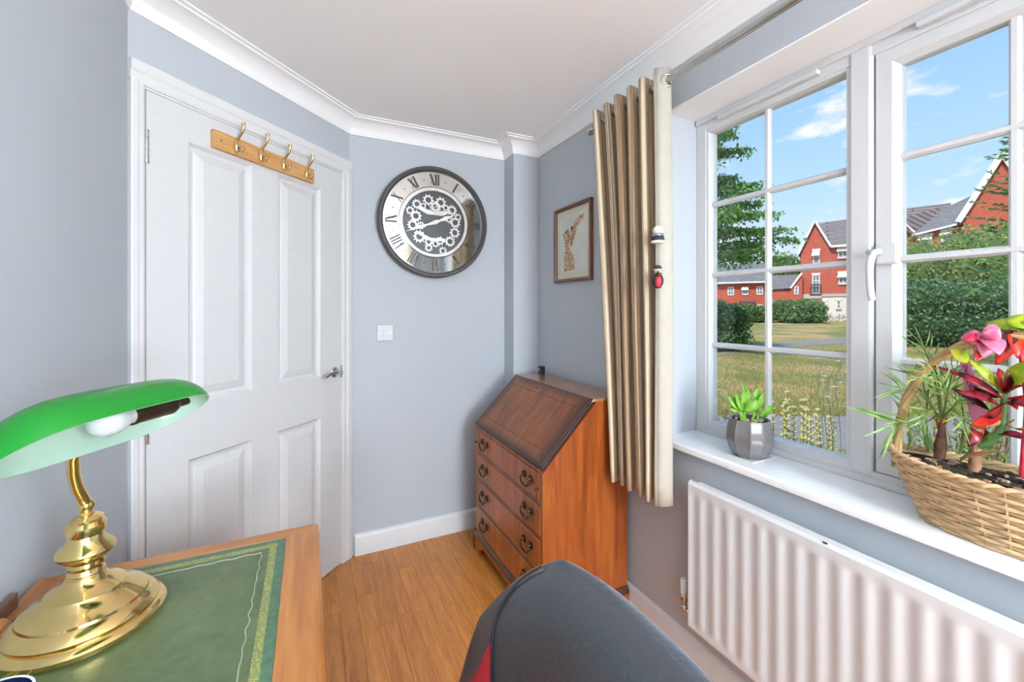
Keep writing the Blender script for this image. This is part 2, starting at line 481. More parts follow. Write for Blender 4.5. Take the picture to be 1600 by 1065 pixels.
# ------------------------------------------------------------------ door
dr = sroot('door_1', (Gp[0], Gp[1], 0), PI / 4)
dr['label'] = 'white four panel moulded door in the angled corner wall'
LX0, LX1, LZ1 = 0.046, 0.902, 1.978
panels = [(0.172, 0.409, 0.968, 1.862), (0.529, 0.766, 0.968, 1.862), (0.172, 0.409, 0.20, 0.774), (0.529, 0.766, 0.20, 0.774)]
def door_leaf():
    mb = MB()
    xs = [LX0, 0.172, 0.409, 0.529, 0.766, LX1]; zs = [0.006, 0.20, 0.774, 0.968, 1.862, LZ1]
    yf = -0.006
    for i in range(5):
        for j in range(5):
            a = (xs[i], xs[i + 1], zs[j], zs[j + 1])
            if i in (1, 3) and j in (1, 3):
                rr = []
                for ins, dy in ((0, 0), (0.010, 0.012), (0.022, 0.014), (0.030, 0.010), (0.052, 0.003), (0.056, 0.003)):
                    rr.append([(a[0] + ins, yf + dy, a[2] + ins), (a[1] - ins, yf + dy, a[2] + ins), (a[1] - ins, yf + dy, a[3] - ins), (a[0] + ins, yf + dy, a[3] - ins)])
                mb.rings(rr, True, False, True)
            else:
                mb.add([(a[0], yf, a[2]), (a[1], yf, a[2]), (a[1], yf, a[3]), (a[0], yf, a[3])], [(0, 1, 2, 3)])
    mb.box(LX0, LX1, yf + 0.016, yf + 0.042, 0.006, LZ1)
    for (x0, x1, z0, z1) in ((LX0, LX0, 0.006, LZ1), (LX1, LX1, 0.006, LZ1)):
        mb.add([(x0, yf, z0), (x0, yf + 0.02, z0), (x0, yf + 0.02, z1), (x0, yf, z1)], [(0, 1, 2, 3)])
    mb.add([(LX0, yf, LZ1), (LX1, yf, LZ1), (LX1, yf + .02, LZ1), (LX0, yf + .02, LZ1)], [(0, 1, 2, 3)])
    return mb
door_leaf().build('door_leaf', M['door'], dr)
def arch_prof(w): return [(0, 0), (0, -0.010), (0.006, -0.013), (w * 0.45, -0.014), (w * 0.55, -0.018), (w * 0.9, -0.019), (w, -0.016), (w, 0)]
def arch_v(x_in, w, sgn, z1):
    mb = MB(); pr = arch_prof(w)
    mb.prism(pr, 0, z1, lambda a, b, d: (x_in + sgn * a, b, d))
    return mb
arch_v(0.040, 0.040, -1, HZ + 0.005).build('architrave', M['white'], dr)
arch_v(0.908, 0.063, 1, HZ + 0.005).build('architrave', M['white'], dr)
MB().prism(arch_prof(0.068), 0.0, 0.971, lambda a, b, d: (d, b, HZ - 0.004 + a)).build('architrave', M['white'], dr)
MB().box(0.030, 0.0435, -0.004, TH, 0, HZ).build('door_lining', M['white'], dr)
MB().box(0.9045, 0.916, -0.004, TH, 0, HZ).build('door_lining', M['white'], dr)
MB().box(0.030, 0.916, -0.004, TH, 1.981, HZ + 0.006).build('door_lining', M['white'], dr)
for hz in (0.22, 0.92, 1.80):
    hb = MB().lathe([(0.006, -0.05), (0.006, 0.05)], 10, (0.044, -0.011, hz))
    for k in (-0.05, -0.03, -0.01, 0.01, 0.03, 0.05):
        hb.lathe([(0.0072, -0.002), (0.0072, 0.002)], 10, (0.044, -0.011, hz + k))
    hb.build('hinge', M['chrome'], dr, smooth=40)
rot_y = Matrix.Rotation(PI / 2, 4, 'X')
hx, hz = 0.855, 0.978
ro = MB().lathe([(0.026, 0.0), (0.026, 0.006), (0.022, 0.010), (0.012, 0.011), (0.011, 0.045)], 24, (hx, -0.006, hz), rot_y).build('handle_rose', M['chrome'], dr, smooth=40)
MB().tube(bez([(hx, -0.048, hz), (hx - 0.03, -0.052, hz + 0.006), (hx - 0.07, -0.050, hz + 0.003), (hx - 0.105, -0.048, hz - 0.010)], 6), 0.0085, 10).build('lever', M['chrome'], ro, smooth=60)
MB().box(0.896, 0.904, -0.012, 0.0, hz - 0.03, hz + 0.03).build('latch_plate', M['chrome'], dr)

# ------------------------------------------------------------------ window
WO = Vector((1.45, 0.35, 0.80))
wn_ = sroot('window_1', WO)
wn_['label'] = 'white framed window with georgian bars looking onto the green'
XF0, XF1 = 1.42, 1.488
def wp(name, *boxes, bev=0.003, mat='upvc'):
    mb = MB(WO)
    for b in boxes: mb.box(*b)
    return mb.build(name, M[mat], wn_, bevel=bev)
wp('frame_jamb', (XF0, XF1, 1.168, 1.213, 0.80, 2.052))
wp('frame_jamb', (XF0, XF1, -0.52, -0.475, 0.80, 2.052))
wp('frame_head', (XF0, XF1, -0.475, 1.168, 2.000, 2.052))
wp('frame_head_bead', (XF0 - 0.010, XF0 + 0.02, -0.515, 1.209, 2.030, 2.052))
wp('frame_cill', (XF0, XF1, -0.475, 1.168, 0.800, 0.836))
wp('frame_cill_bead', (XF0 - 0.008, XF0 + 0.02, -0.515, 1.209, 0.800, 0.818))
wp('mullion', (XF0 - 0.004, XF1, 0.619, 0.676, 0.82, 2.040), bev=0.008)
wp('mullion', (XF0 - 0.004, XF1, 0.030, 0.088, 0.82, 2.040), bev=0.008)
def light(name, y0, y1, z0, z1, w, xf):
    """frame ring of one light; returns the glass rectangle"""
    mb = MB(WO)
    rr = []
    for ins, xx in ((0, xf + 0.045), (0, xf), (w * 0.72, xf), (w, xf + 0.016), (w, xf + 0.045)):
        rr.append([(xx, y0 + ins, z0 + ins), (xx, y1 - ins, z0 + ins), (xx, y1 - ins, z1 - ins), (xx, y0 + ins, z1 - ins)])
    mb.rings(rr, True, False, False)
    mb.build(name, M['upvc'], wn_)
    return (y0 + w, y1 - w, z0 + w, z1 - w)
XG = 1.452
def bars_and_panes(g, zs, ysplit):
    y0, y1, z0, z1 = g
    bw = 0.0105
    def bar(vert, a):
        mb = MB(WO)
        pr = [(-bw, 0.004), (-bw * 0.45, 0.012), (bw * 0.45, 0.012), (bw, 0.004), (bw, -0.004), (bw * 0.45, -0.010), (-bw * 0.45, -0.010), (-bw, -0.004)]
        if vert: mb.prism(pr, z0, z1, lambda p, q, d: (XG - q, a + p, d))
        else: mb.prism(pr, y0, y1, lambda p, q, d: (XG - q - 0.0007, d, a + p))
        mb.build('glazing_bar', M['upvc'], wn_)
    ys_ = [y0] + ysplit + [y1]; zz = [z0] + zs + [z1]
    for a in ysplit: bar(True, a)
    for a in zs: bar(False, a)
    for i in range(len(ys_) - 1):
        for j in range(len(zz) - 1):
            MB(WO).box(XG - 0.002, XG + 0.002, ys_[i], ys_[i + 1], zz[j], zz[j + 1]).build('pane', M['glass'], wn_)
ZB = [1.149, 1.426, 1.704]
bars_and_panes(light('fixed_light', 0.676, 1.168, 0.836, 2.000, 0.012, XF0 + 0.004), ZB, [0.935])
bars_and_panes(light('opening_sash', 0.092, 0.614, 0.838, 2.002, 0.050, XF0 + 0.006), ZB, [0.362])
bars_and_panes(light('fixed_light', -0.475, 0.030, 0.836, 2.000, 0.012, XF0 + 0.004), ZB, [-0.222])
for y0, y1 in ((0.75, 1.10), (0.16, 0.52), (-0.42, -0.05)):
    MB(WO).box(XF0 - 0.022, XF0, y0, y1, 2.012, 2.028).build('trickle_vent', M['upvc'], wn_, bevel=0.004)
MB(WO).box(1.412, 1.428, 0.56, 0.612, 1.412, 1.47).build('handle_plate', M['upvc'], wn_, bevel=0.006)
hd = MB(WO).tube(bez([(1.405, 0.598, 1.448), (1.385, 0.604, 1.440), (1.378, 0.608, 1.40), (1.382, 0.608, 1.35), (1.388, 0.606, 1.315)], 6), [0.009] * 6 + [0.0095] * 6 + [0.0085] * 13, 10).build('window_handle', M['upvc'], wn_, smooth=60)
MB(WO).lathe([(0.007, 0), (0.007, 0.012), (0.004, 0.013)], 12, (1.388, 0.609, 1.446), Matrix.Rotation(-PI / 2, 4, 'Y')).build('key_button', M['chrome'], hd, smooth=40)
sl = MB(WO)
pr = [(1.425, 0.775), (1.222, 0.772), (1.215, 0.776), (1.213, 0.785), (1.215, 0.795), (1.222, 0.800), (1.425, 0.800)]
sl.prism(pr, WY0 - 0.03, WY1 + 0.03, lambda a, b, d: (a, d, b))
sl.build('window_sill', M['sill'], wn_, smooth=35)

# ================================================================== FURNITURE
def face_uv(o, fn):
    me = o.data; uvl = me.uv_layers.new(name='UVMap')
    for lp in me.loops:
        uvl.data[lp.index].uv = fn(me.vertices[lp.vertex_index].co)

# ------------------------------------------------------------------ bureau
BX0, BX1, BY0, BY1 = 0.815, 1.228, 1.405, 2.125
bu = thing('writing_bureau', 'polished reddish wood bureau with sloping fall front and four drawers in the corner', 'bureau', ((BX0 + BX1) / 2, (BY0 + BY1) / 2, 0))
BO = bu.location
ZS, ZT, XT = 0.672, 0.922, 1.045          # slope start height, top height, top front edge
side = [(BX0, 0.10), (BX1, 0.10), (BX1, ZT - 0.012), (XT, ZT - 0.012), (BX0 + 0.006, ZS), (BX0, ZS - 0.01)]
for y0, y1 in ((BY0, BY0 + 0.018), (BY1 - 0.018, BY1)):
    MB(BO).prism(side, y0, y1, lambda a, b, d: (a, d, b)).build('side_panel', M['yewZ'], bu, bevel=0.0015)
MB(BO).prism([(XT - 0.004, ZT - 0.012), (BX1, ZT - 0.012), (BX1, ZT), (XT + 0.004, ZT)], BY0 - 0.003, BY1 + 0.003, lambda a, b, d: (a, d, b)).build('top_board', M['yewtop'], bu, bevel=0.002)
MB(BO).box(BX1 - 0.008, BX1, BY0 + 0.018, BY1 - 0.018, 0.1, ZT - 0.012).build('back_board', M['yewdark'], bu)
MB(BO).box(BX0 + 0.022, BX1 - 0.008, BY0 + 0.018, BY1 - 0.018, 0.085, 0.10).build('bottom_board', M['yewdark'], bu)
# sloping fall: a slab with moulded edge, inset line of stringing
v1 = Vector((BX0 - 0.012, 0, ZS + 0.004)); v2 = Vector((XT + 0.006, 0, ZT + 0.002))
sl_ = (v2 - v1); SLN = sl_.length; sl_.normalize(); nrm = Vector((-sl_.z, 0, sl_.x))
def fall_pt(s, y, h): return v1 + sl_ * s + nrm * h + Vector((0, y, 0))
fm = MB(BO)
rr = []
for ins, h in ((0.0, -0.018), (0.0, -0.004), (0.004, 0.0), (0.010, 0.0), (0.014, 0.004), (0.02, 0.005)):
    rr.append([fall_pt(ins, BY0 - 0.002 + ins, h), fall_pt(SLN - ins, BY0 - 0.002 + ins, h), fall_pt(SLN - ins, BY1 + 0.002 - ins, h), fall_pt(ins, BY1 + 0.002 - ins, h)])
fm.rings(rr)
fo = fm.build('fall_front', M['yewfall'], bu)
def fuv(co):
    w = co + BO
    s_ = (Vector((w.x, 0, w.z)) - v1).dot(sl_) / SLN
    return ((w.y - BY0) / (BY1 - BY0), s_)
face_uv(fo, fuv)
ins = 0.062
loop = [fall_pt(ins, BY0 + ins, 0.0052), fall_pt(SLN - ins, BY0 + ins, 0.0052), fall_pt(SLN - ins, BY1 - ins, 0.0052), fall_pt(ins, BY1 - ins, 0.0052)]
for i in range(4):
    MB(BO).tube([loop[i], loop[(i + 1) % 4]], 0.0011, 4).build('inlay_line', M['black'], fo)
MB(BO).lathe([(0.004, 0), (0.003, 0.003)], 8, fall_pt(SLN - 0.04, (BY0 + BY1) / 2 + 0.06, 0.005), Matrix.Rotation(-0.8, 4, 'Y')).build('keyhole', M['darkbrass'], fo)
# carcase front rails, drawers and lopers
zr = [0.105, 0.250, 0.392, 0.528, 0.655]
for k, z in enumerate(zr):
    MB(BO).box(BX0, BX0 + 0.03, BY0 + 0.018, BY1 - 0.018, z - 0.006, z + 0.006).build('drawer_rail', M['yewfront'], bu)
for yy in (BY0, BY1 - 0.018):
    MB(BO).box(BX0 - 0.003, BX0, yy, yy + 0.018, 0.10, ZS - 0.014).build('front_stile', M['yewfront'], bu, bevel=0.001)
def bail(parent, y, z, x):
    """swan neck handle with two rosettes"""
    ry = Matrix.Rotation(-PI / 2, 4, 'Y')
    hb = None
    for d in (-0.030, 0.030):
        q = MB(BO).lathe([(0.0155, 0), (0.0155, 0.002), (0.010, 0.004), (0.005, 0.005), (0.005, 0.013), (0.0035, 0.015)], 10, (x, y + d, z), ry)
        for a in range(5):
            t = a * 2 * PI / 5 + 0.4
            q.sphere((x - 0.003, y + d + 0.0125 * math.cos(t), z + 0.0125 * math.sin(t)), 0.0042, 6, 4)
        q = q.build('rosette', M['darkbrass'], parent, smooth=50)
        if hb is None: hb = q
    pts = bez([(x - 0.012, y - 0.030, z), (x - 0.016, y - 0.036, z - 0.014), (x - 0.018, y - 0.024, z - 0.028), (x - 0.018, y, z - 0.034), (x - 0.018, y + 0.024, z - 0.028), (x - 0.016, y + 0.036, z - 0.014), (x - 0.012, y + 0.030, z)], 4)
    n = len(pts)
    MB(BO).tube(pts, [0.0026 + 0.0026 * math.sin(PI * i / (n - 1)) for i in range(n)], 7).build('bail_handle', M['darkbrass'], parent, smooth=60)
for k in range(4):
    z0, z1 = zr[k] + 0.009, zr[k + 1] - 0.009
    if k == 3: y0, y1 = BY0 + 0.050, BY1 - 0.050
    else: y0, y1 = BY0 + 0.021, BY1 - 0.021
    dm = MB(BO)
    rr = []
    for ins, xx in ((0, BX0 + 0.02), (0, BX0 - 0.001), (0.003, BX0 - 0.005), (0.007, BX0 - 0.005), (0.009, BX0 - 0.0035), (0.012, BX0 - 0.0035)):
        rr.append([(xx, y0 + ins, z0 + ins), (xx, y1 - ins, z0 + ins), (xx, y1 - ins, z1 - ins), (xx, y0 + ins, z1 - ins)])
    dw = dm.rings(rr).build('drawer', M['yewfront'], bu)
    for d in ((z0, z1),):
        MB(BO).box(BX0 - 0.0015, BX0 + 0.004, y0 - 0.003, y1 + 0.003, z0 - 0.0055, z0).build('shadow_gap', M['black'], dw)
        MB(BO).box(BX0 - 0.0015, BX0 + 0.004, y0 - 0.003, y1 + 0.003, z1, z1 + 0.003).build('shadow_gap', M['black'], dw)
    zc = (z0 + z1) / 2 + 0.012
    bail(dw, BY0 + 0.125, zc, BX0 - 0.0035)
    bail(dw, BY1 - 0.125, zc, BX0 - 0.0035)
for y0 in (BY0 + 0.022, BY1 - 0.045):
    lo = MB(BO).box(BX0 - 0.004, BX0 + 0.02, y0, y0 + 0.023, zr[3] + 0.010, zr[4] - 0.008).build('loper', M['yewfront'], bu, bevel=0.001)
    MB(BO).lathe([(0.003, 0), (0.003, 0.008), (0.006, 0.010), (0.006, 0.015), (0.003, 0.018)], 8, (BX0 - 0.004, y0 + 0.0115, 0.585), Matrix.Rotation(-PI / 2, 4, 'Y')).build('loper_knob', M['darkbrass'], lo, smooth=50)
# plinth mouldings and bracket feet
pl = [(0.0, 0.100), (0.0, 0.112), (-0.004, 0.110), (-0.007, 0.100), (-0.012, 0.094), (-0.014, 0.082), (0.0, 0.082)]
MB(BO).prism(pl, BY0 - 0.012, BY1 + 0.012, lambda a, b, d: (BX0 + a, d, b)).build('plinth_moulding', M['yewdark'], bu)
for yy, sg in ((BY0, 1), (BY1, -1)):
    MB(BO).prism(pl, BX0 - 0.012, BX1, lambda a, b, d: (d, yy + sg * a, b)).build('plinth_moulding', M['yewdark'], bu)
br = [(-0.013, 0.084), (-0.013, 0), (0.06, 0), (0.07, 0.018), (0.075, 0.032), (0.090, 0.036), (0.105, 0.050), (0.125, 0.055)]
nb = br + [(BY1 - BY0 - p[0], p[1]) for p in br[::-1]]
MB(BO).prism(nb, -0.013, 0.006, lambda a, b, d: (BX0 + d, BY0 + a, b)).build('bracket_foot', M['yewY'], bu, bevel=0.001)
for yy, s_ in ((BY0, 1), (BY1, -1)):
    nb2 = br + [(BX1 - BX0 + 0.0, 0.055), (BX1 - BX0 + 0.0, 0.084)]
    nb2 = br[:6] + [(0.11, 0.05), (BX1 - BX0 - 0.11, 0.05), (BX1 - BX0 - 0.08, 0.034), (BX1 - BX0 - 0.06, 0), (BX1 - BX0, 0), (BX1 - BX0, 0.084)]
    MB(BO).prism(nb2, -0.012 * s_, 0.006 * s_, lambda a, b, d: (BX0 + a, yy + d, b)).build('bracket_foot', M['yewY'], bu, bevel=0.001)
# little black speaker on top
sp_ = thing('mini_speaker', 'small black box standing on the bureau top near the wall corner', 'speaker', (1.195, 2.085, ZT))
MB().box(-0.016, 0.016, -0.014, 0.014, 0.0, 0.044).build('case', M['black'], sp_, bevel=0.004)
MB().lathe([(0.009, 0), (0.009, 0.001), (0.002, 0.002)], 12, (-0.016, 0, 0.024), Matrix.Rotation(-PI / 2, 4, 'Y')).build('speaker_cone', M['steel'], sp_)

# ------------------------------------------------------------------ desk
DX0, DX1, DY0, DY1, DZ = -0.486, 0.013, -0.40, 1.17, 0.75
dk = thing('pedestal_desk', 'wooden pedestal desk with green leather top along the left wall', 'desk', ((DX0 + DX1) / 2, (DY0 + DY1) / 2, 0))
DO = dk.location
lw = 0.062
def miter(poly, name, mat):
    m_ = MB(DO).prism(poly, DZ - 0.028, DZ, lambda a, b, d: (a, b, d))
    return m_.build(name, M[mat], dk, bevel=0.0012)
ix0, ix1, iy0, iy1 = DX0 + lw, DX1 - lw, DY0 + 0.04, DY1 - 0.041
miter([(DX0, DY1), (ix0, iy1), (ix1, iy1), (DX1, DY1)], 'top_rail', 'deskX')
miter([(DX0, DY0), (DX1, DY0), (ix1, iy0), (ix0, iy0)], 'top_rail', 'deskX')
miter([(DX1, DY0), (DX1, DY1), (ix1, iy1), (ix1, iy0)], 'top_rail', 'deskY')
miter([(DX0, DY0), (ix0, iy0), (ix0, iy1), (DX0, DY1)], 'top_rail', 'deskY')
# moulded nosing round the top
nose = [(0.0, -0.002), (0.0, -0.028), (-0.008, -0.028), (-0.010, -0.022), (-0.006, -0.014), (-0.008, -0.008), (-0.004, -0.003)]
MB(DO).prism(nose, DY0, DY1, lambda a, b, d: (DX1 - a, d, DZ + b)).build('nosing', M['deskY'], dk)
MB(DO).prism(nose, DX0, DX1, lambda a, b, d: (d, DY1 - a, DZ + b)).build('nosing', M['deskX'], dk)
lt = MB(DO).box(ix0, ix1, iy0, iy1, DZ - 0.02, DZ - 0.0008).build('leather_inset', M['gleather'], dk)
def band(name, d0, d1, mat, h):
    a = (ix0, ix1, iy0, iy1)
    mb = MB(DO)
    rr = []
    for d, z in ((d0, DZ - 0.002), (d0, DZ + h), (d1, DZ + h), (d1, DZ - 0.002)):
        rr.append([(a[0] + d, a[2] + d, z), (a[1] - d, a[2] + d, z), (a[1] - d, a[3] - d, z), (a[0] + d, a[3] - d, z)])
    mb.rings(rr, True, False, False)
    return mb.build(name, M[mat], lt)
band('tooled_border', 0.0005, 0.018, 'gband', -0.0005)
band('gold_tooling', 0.017, 0.031, 'gold', -0.0002)
# worn wavy silver line inside the tooling
wv = []
q = 0.046
segs = [((ix1 - q, iy0 + q), (ix1 - q, iy1 - q)), ((ix1 - q, iy1 - q), (ix0 + q, iy1 - q)), ((ix0 + q, iy1 - q), (ix0 + q, iy0 + q))]
for a, b in segs:
    pts = []
    n = int((Vector(b) - Vector(a)).length / 0.006)
    dv = (Vector(b) - Vector(a)).normalized(); pv = Vector((-dv.y, dv.x))
    for i in range(n + 1):
        p = Vector(a).lerp(Vector(b), i / n) + pv * 0.0022 * math.sin(i * 0.9) * (0.6 + 0.4 * math.sin(i * 0.17))
        pts.append((p.x, p.y, DZ - 0.0004))
    MB(DO).tube(pts, 0.0009, 4).build('wavy_line', M['silverline'], lt)
# frieze and two pedestals
MB(DO).box(DX0 + 0.02, DX1 - 0.02, DY0 + 0.02, DY1 - 0.02, DZ - 0.10, DZ - 0.028).build('frieze', M['deskY'], dk)
for y0, y1 in ((DY1 - 0.40, DY1 - 0.025), (DY0 + 0.025, DY0 + 0.40)):
    pd = MB(DO).box(DX0 + 0.025, DX1 - 0.025, y0, y1, 0.06, DZ - 0.10).build('pedestal', M['deskZ'], dk)
    MB(DO).box(DX0 + 0.015, DX1 - 0.012, y0 - 0.01, y1 + 0.01, 0.0, 0.07).build('plinth', M['deskY'], pd, bevel=0.004)
    for k in range(3):
        z0 = 0.09 + k * 0.185
        d_ = MB(DO).box(DX1 - 0.03, DX1 - 0.015, y0 + 0.02, y1 - 0.02, z0, z0 + 0.17).build('desk_drawer', M['deskY'], pd, bevel=0.002)
        MB(DO).lathe([(0.006, 0), (0.006, 0.01), (0.012, 0.016), (0.010, 0.022)], 12, (DX1 - 0.015, (y0 + y1) / 2, z0 + 0.085), Matrix.Rotation(PI / 2, 4, 'Y')).build('drawer_knob', M['brass'], d_, smooth=50)

# ------------------------------------------------------------------ banker's lamp
LPX, LPY = -0.344, 0.9655
lp = thing('desk_lamp', 'polished brass desk lamp with a green glass shade on the leather desk top', 'lamp', (LPX, LPY, DZ))
prof = [(0.101, 0.0), (0.106, 0.004), (0.107, 0.012), (0.102, 0.018), (0.096, 0.020), (0.097, 0.026), (0.091, 0.034), (0.082, 0.040), (0.081, 0.044), (0.068, 0.053), (0.053, 0.062), (0.051, 0.066), (0.038, 0.073), (0.029, 0.080), (0.025, 0.088)]
MB().lathe(prof, 48).build('base', M['brass'], lp, smooth=35)
prof = [(0.025, 0.086), (0.0225, 0.090), (0.0245, 0.093), (0.0225, 0.096), (0.0215, 0.100), (0.0245, 0.106), (0.0235, 0.112), (0.030, 0.118), (0.0375, 0.126), (0.0385, 0.130), (0.034, 0.138), (0.025, 0.146), (0.0225, 0.156), (0.026, 0.163), (0.0265, 0.172), (0.022, 0.179), (0.0225, 0.183), (0.017, 0.187), (0.013, 0.189)]
MB().lathe(prof, 36).build('stem', M['brass'], lp, smooth=35)
prof = [(0.008, 0.187), (0.011, 0.190), (0.0075, 0.194), (0.0085, 0.197), (0.0115, 0.203), (0.0105, 0.210), (0.0065, 0.214)]
MB().lathe(prof, 20).build('finial', M['brass'], lp, smooth=50)
LV = Vector((LPX, LPY, DZ))
ax = Vector((0.51, 0.86, 0.0)).normalized(); bx = Vector((0.86, -0.51, 0)).normalized()
phi = R(35)
SC = Vector((-0.245, 0.787, 1.117)) - LV        # middle of the shade opening
wdir = bx * math.cos(phi) + Vector((0, 0, 1)) * math.sin(phi)
dome = Vector((0, 0, 1)) * math.cos(phi) - bx * math.sin(phi)
SLEN, SR = 0.141, 0.064
def shade(rs):
    rings = []
    K = 28
    for i in range(K + 1):
        s = -1 + 2 * i / K
        s = math.sin(s * PI / 2)
        rad = max(0.0006, (1 - abs(s) ** 4.6) ** 0.62)
        rings.append([SC + ax * (s * (SLEN - (0.002 if rs < 1 else 0))) + wdir * (SR * rs * rad * math.cos(t)) + dome * (SR * 0.98 * rs * rad ** 0.9 * math.sin(t)) for t in [PI * j / 20 for j in range(21)]])
    return rings
def shade_mat():
    m = Mat('green_cased_glass')
    m.col((0.015, 0.30, 0.035, 1)); m.rough(0.08)
    m.b.inputs['Subsurface Weight'].default_value = 0.0
    m.b.inputs['Coat Weight'].default_value = 0.6; m.b.inputs['Coat Roughness'].default_value = 0.03
    tr = m.n('ShaderNodeBsdfTranslucent'); tr.inputs[0].default_value = (0.02, 0.55, 0.05, 1)
    mix = m.n('ShaderNodeMixShader'); mix.inputs[0].default_value = 0.45
    m.l(m.b.outputs[0], mix.inputs[1]); m.l(tr.outputs[0], mix.inputs[2]); m.l(mix.outputs[0], m.t.nodes['Material Output'].inputs[0])
    return m.m
def opal_mat():
    m = Mat('opal_lining')
    m.col((0.62, 0.78, 0.68, 1)); m.rough(0.2)
    tr = m.n('ShaderNodeBsdfTranslucent'); tr.inputs[0].default_value = (0.55, 0.75, 0.62, 1)
    mix = m.n('ShaderNodeMixShader'); mix.inputs[0].default_value = 0.35
    m.l(m.b.outputs[0], mix.inputs[1]); m.l(tr.outputs[0], mix.inputs[2]); m.l(mix.outputs[0], m.t.nodes['Material Output'].inputs[0])
    return m.m
M['shade'] = shade_mat(); M['opal'] = opal_mat()
sh = MB().rings(shade(1.0), False).build('lamp_shade', M['shade'], lp, smooth=170)
MB().rings(shade(0.965), False).build('opal_lining', M['opal'], sh, smooth=170)
oR, iR = shade(1.0), shade(0.965)
for j in (0, 20):
    MB().rings([[oR[i][j], iR[i][j]] for i in range(len(oR))], False).build('rim', M['opal'], sh)
MB().tube(bez([(0, 0, 0.206), (-0.001, -0.030, 0.250), (0.006, -0.060, 0.290), (0.022, -0.085, 0.325), SC - bx * 0.045 + Vector((0, 0, 0.012)) + ax * 0.055], 8), 0.0085, 12).build('arm', M['brass'], lp, smooth=60)
# socket and bulb along the shade axis
axM = ax.to_track_quat('Z', 'Y').to_matrix().to_4x4()
ctr = SC + dome * 0.016 + wdir * 0.004
MB().lathe([(0.004, 0.005), (0.015, 0.006), (0.0155, 0.012), (0.0145, 0.016), (0.0145, 0.074), (0.011, 0.082), (0.007, 0.086), (0.006, 0.106), (0.003, 0.108)], 20, ctr + ax * 0.014, axM).build('bulb_socket', M['darkbrass'], lp, smooth=40)
bb = MB().lathe([(0.013, 0.010), (0.0135, 0.0), (0.017, -0.006), (0.0205, -0.016), (0.0215, -0.026), (0.0185, -0.038), (0.0115, -0.045), (0.003, -0.0475)], 24, ctr + ax * 0.014, axM)
M['bulb'] = plain('frosted_bulb', (0.60, 0.62, 0.64, 1), 0.10, var=0.02, coat=0.8)
bb.build('bulb', M['bulb'], lp, smooth=60)

# mug and wooden stand at the left frame edge
M['navy'] = plain('navy_glaze', (0.01, 0.016, 0.05, 1), 0.15)
M['mugwhite'] = plain('white_glaze', (0.80, 0.82, 0.85, 1), 0.12)
mg = thing('coffee_mug', 'white rimmed mug with dark blue inside, cut off by the lower left corner', 'mug', (-0.335, 0.695, DZ))
MB().lathe([(0.030, 0.0), (0.038, 0.004), (0.040, 0.085), (0.0395, 0.088), (0.037, 0.0875)], 32, cap1=False).build('mug_body', M['mugwhite'], mg, smooth=40)
MB().lathe([(0.003, 0.006), (0.033, 0.008), (0.037, 0.02), (0.0372, 0.087)], 32, cap1=False).build('mug_inside', M['navy'], mg, smooth=40)
MB().tube(bez([(-0.038, 0, 0.075), (-0.062, 0, 0.070), (-0.068, 0, 0.045), (-0.055, 0, 0.022), (-0.037, 0, 0.018)], 5), 0.0055, 8).build('mug_handle', M['mugwhite'], mg, smooth=60)
ls = thing('letter_stand', 'low brown wooden stand at the left frame edge behind the lamp base', 'stand', (-0.470, 0.90, DZ))
MB().box(-0.016, -0.006, -0.20, 0.178, 0.0, 0.027).build('back_board', M['dark_wood'], ls, bevel=0.0015)
MB().tube(bez([(0.006, -0.20, 0.0125), (0.006, 0.0, 0.0125), (0.006, 0.090, 0.0125), (0.006, 0.108, 0.0125)], 4), [0.0122] * 10 + [0.0115, 0.009, 0.004], 12).build('front_rail', M['deskY'], ls, smooth=60)
MB().box(-0.008, 0.004, -0.19, 0.095, 0.0, 0.004).build('foot_board', M['dark_wood'], ls, bevel=0.001)

# ------------------------------------------------------------------ chair
CY = 0.445
ch = thing('gaming_chair', 'black leather office chair with red panels pulled up to the desk', 'chair', (0.14, CY, 0))
CO = ch.location
ZTOP = 0.857
def hw(z):
    t = max(0, min(1, (z - 0.50) / (ZTOP - 0.50)))
    return 0.308 * (1 - 0.10 * t - 0.29 * t ** 4)
def xb(z): return 0.327 + (z - 0.5) * 0.235
def sect(z, th, k=1.0, n=48, w=None):
    h = (w if w else hw(z)) * k
    r = []
    for i in range(n):
        t = 2 * PI * i / n
        c, s_ = math.cos(t), math.sin(t)
        p = h * math.copysign(abs(c) ** 0.7, c); qq = th * math.copysign(abs(s_) ** 0.8, s_)
        wing = 0.084 * min(1.0, (ZTOP + 0.03 - z) / 0.16) * max(0, (abs(p) / h - 0.30) / 0.70) ** 1.7
        r.append((xb(z) + qq - wing, CY + p, z))
    return r
rr = [sect(0.44, 0.030, 0.9), sect(0.47, 0.044, 0.97)] + [sect(z, 0.062) for z in [0.50 + 0.02 * i for i in range(13)]]
for i in range(0, 13):
    t = i / 12 * PI / 2
    z = 0.745 + (ZTOP - 0.745) * math.sin(t)
    rr.append(sect(z, 0.062 * max(0.08, math.cos(t) ** 0.85), 1 - 0.11 * (1 - math.cos(t)) ** 1.6))
MB(CO).rings(rr).build('backrest', M['leather'], ch, smooth=170)
def front_pt(z, f, lift=0.0):
    """point on the front skin; f = signed fraction of the half width"""
    h = hw(z)
    c = math.copysign(abs(f) ** (1 / 0.7), f)
    s_ = -math.sqrt(max(0, 1 - c * c))
    th = 0.062
    k = 1.0
    if z > 0.745:
        q_ = min(1, (z - 0.745) / (ZTOP - 0.745)); ct = math.sqrt(max(0, 1 - q_ * q_))
        th *= max(0.08, ct ** 0.85); k = 1 - 0.11 * (1 - ct) ** 1.6
    wing = 0.084 * min(1.0, (ZTOP + 0.03 - z) / 0.16) * max(0, (abs(f) - 0.30) / 0.70) ** 1.7
    return Vector((xb(z) - th * abs(s_) ** 0.8 - wing - lift, CY + h * k * f, z))
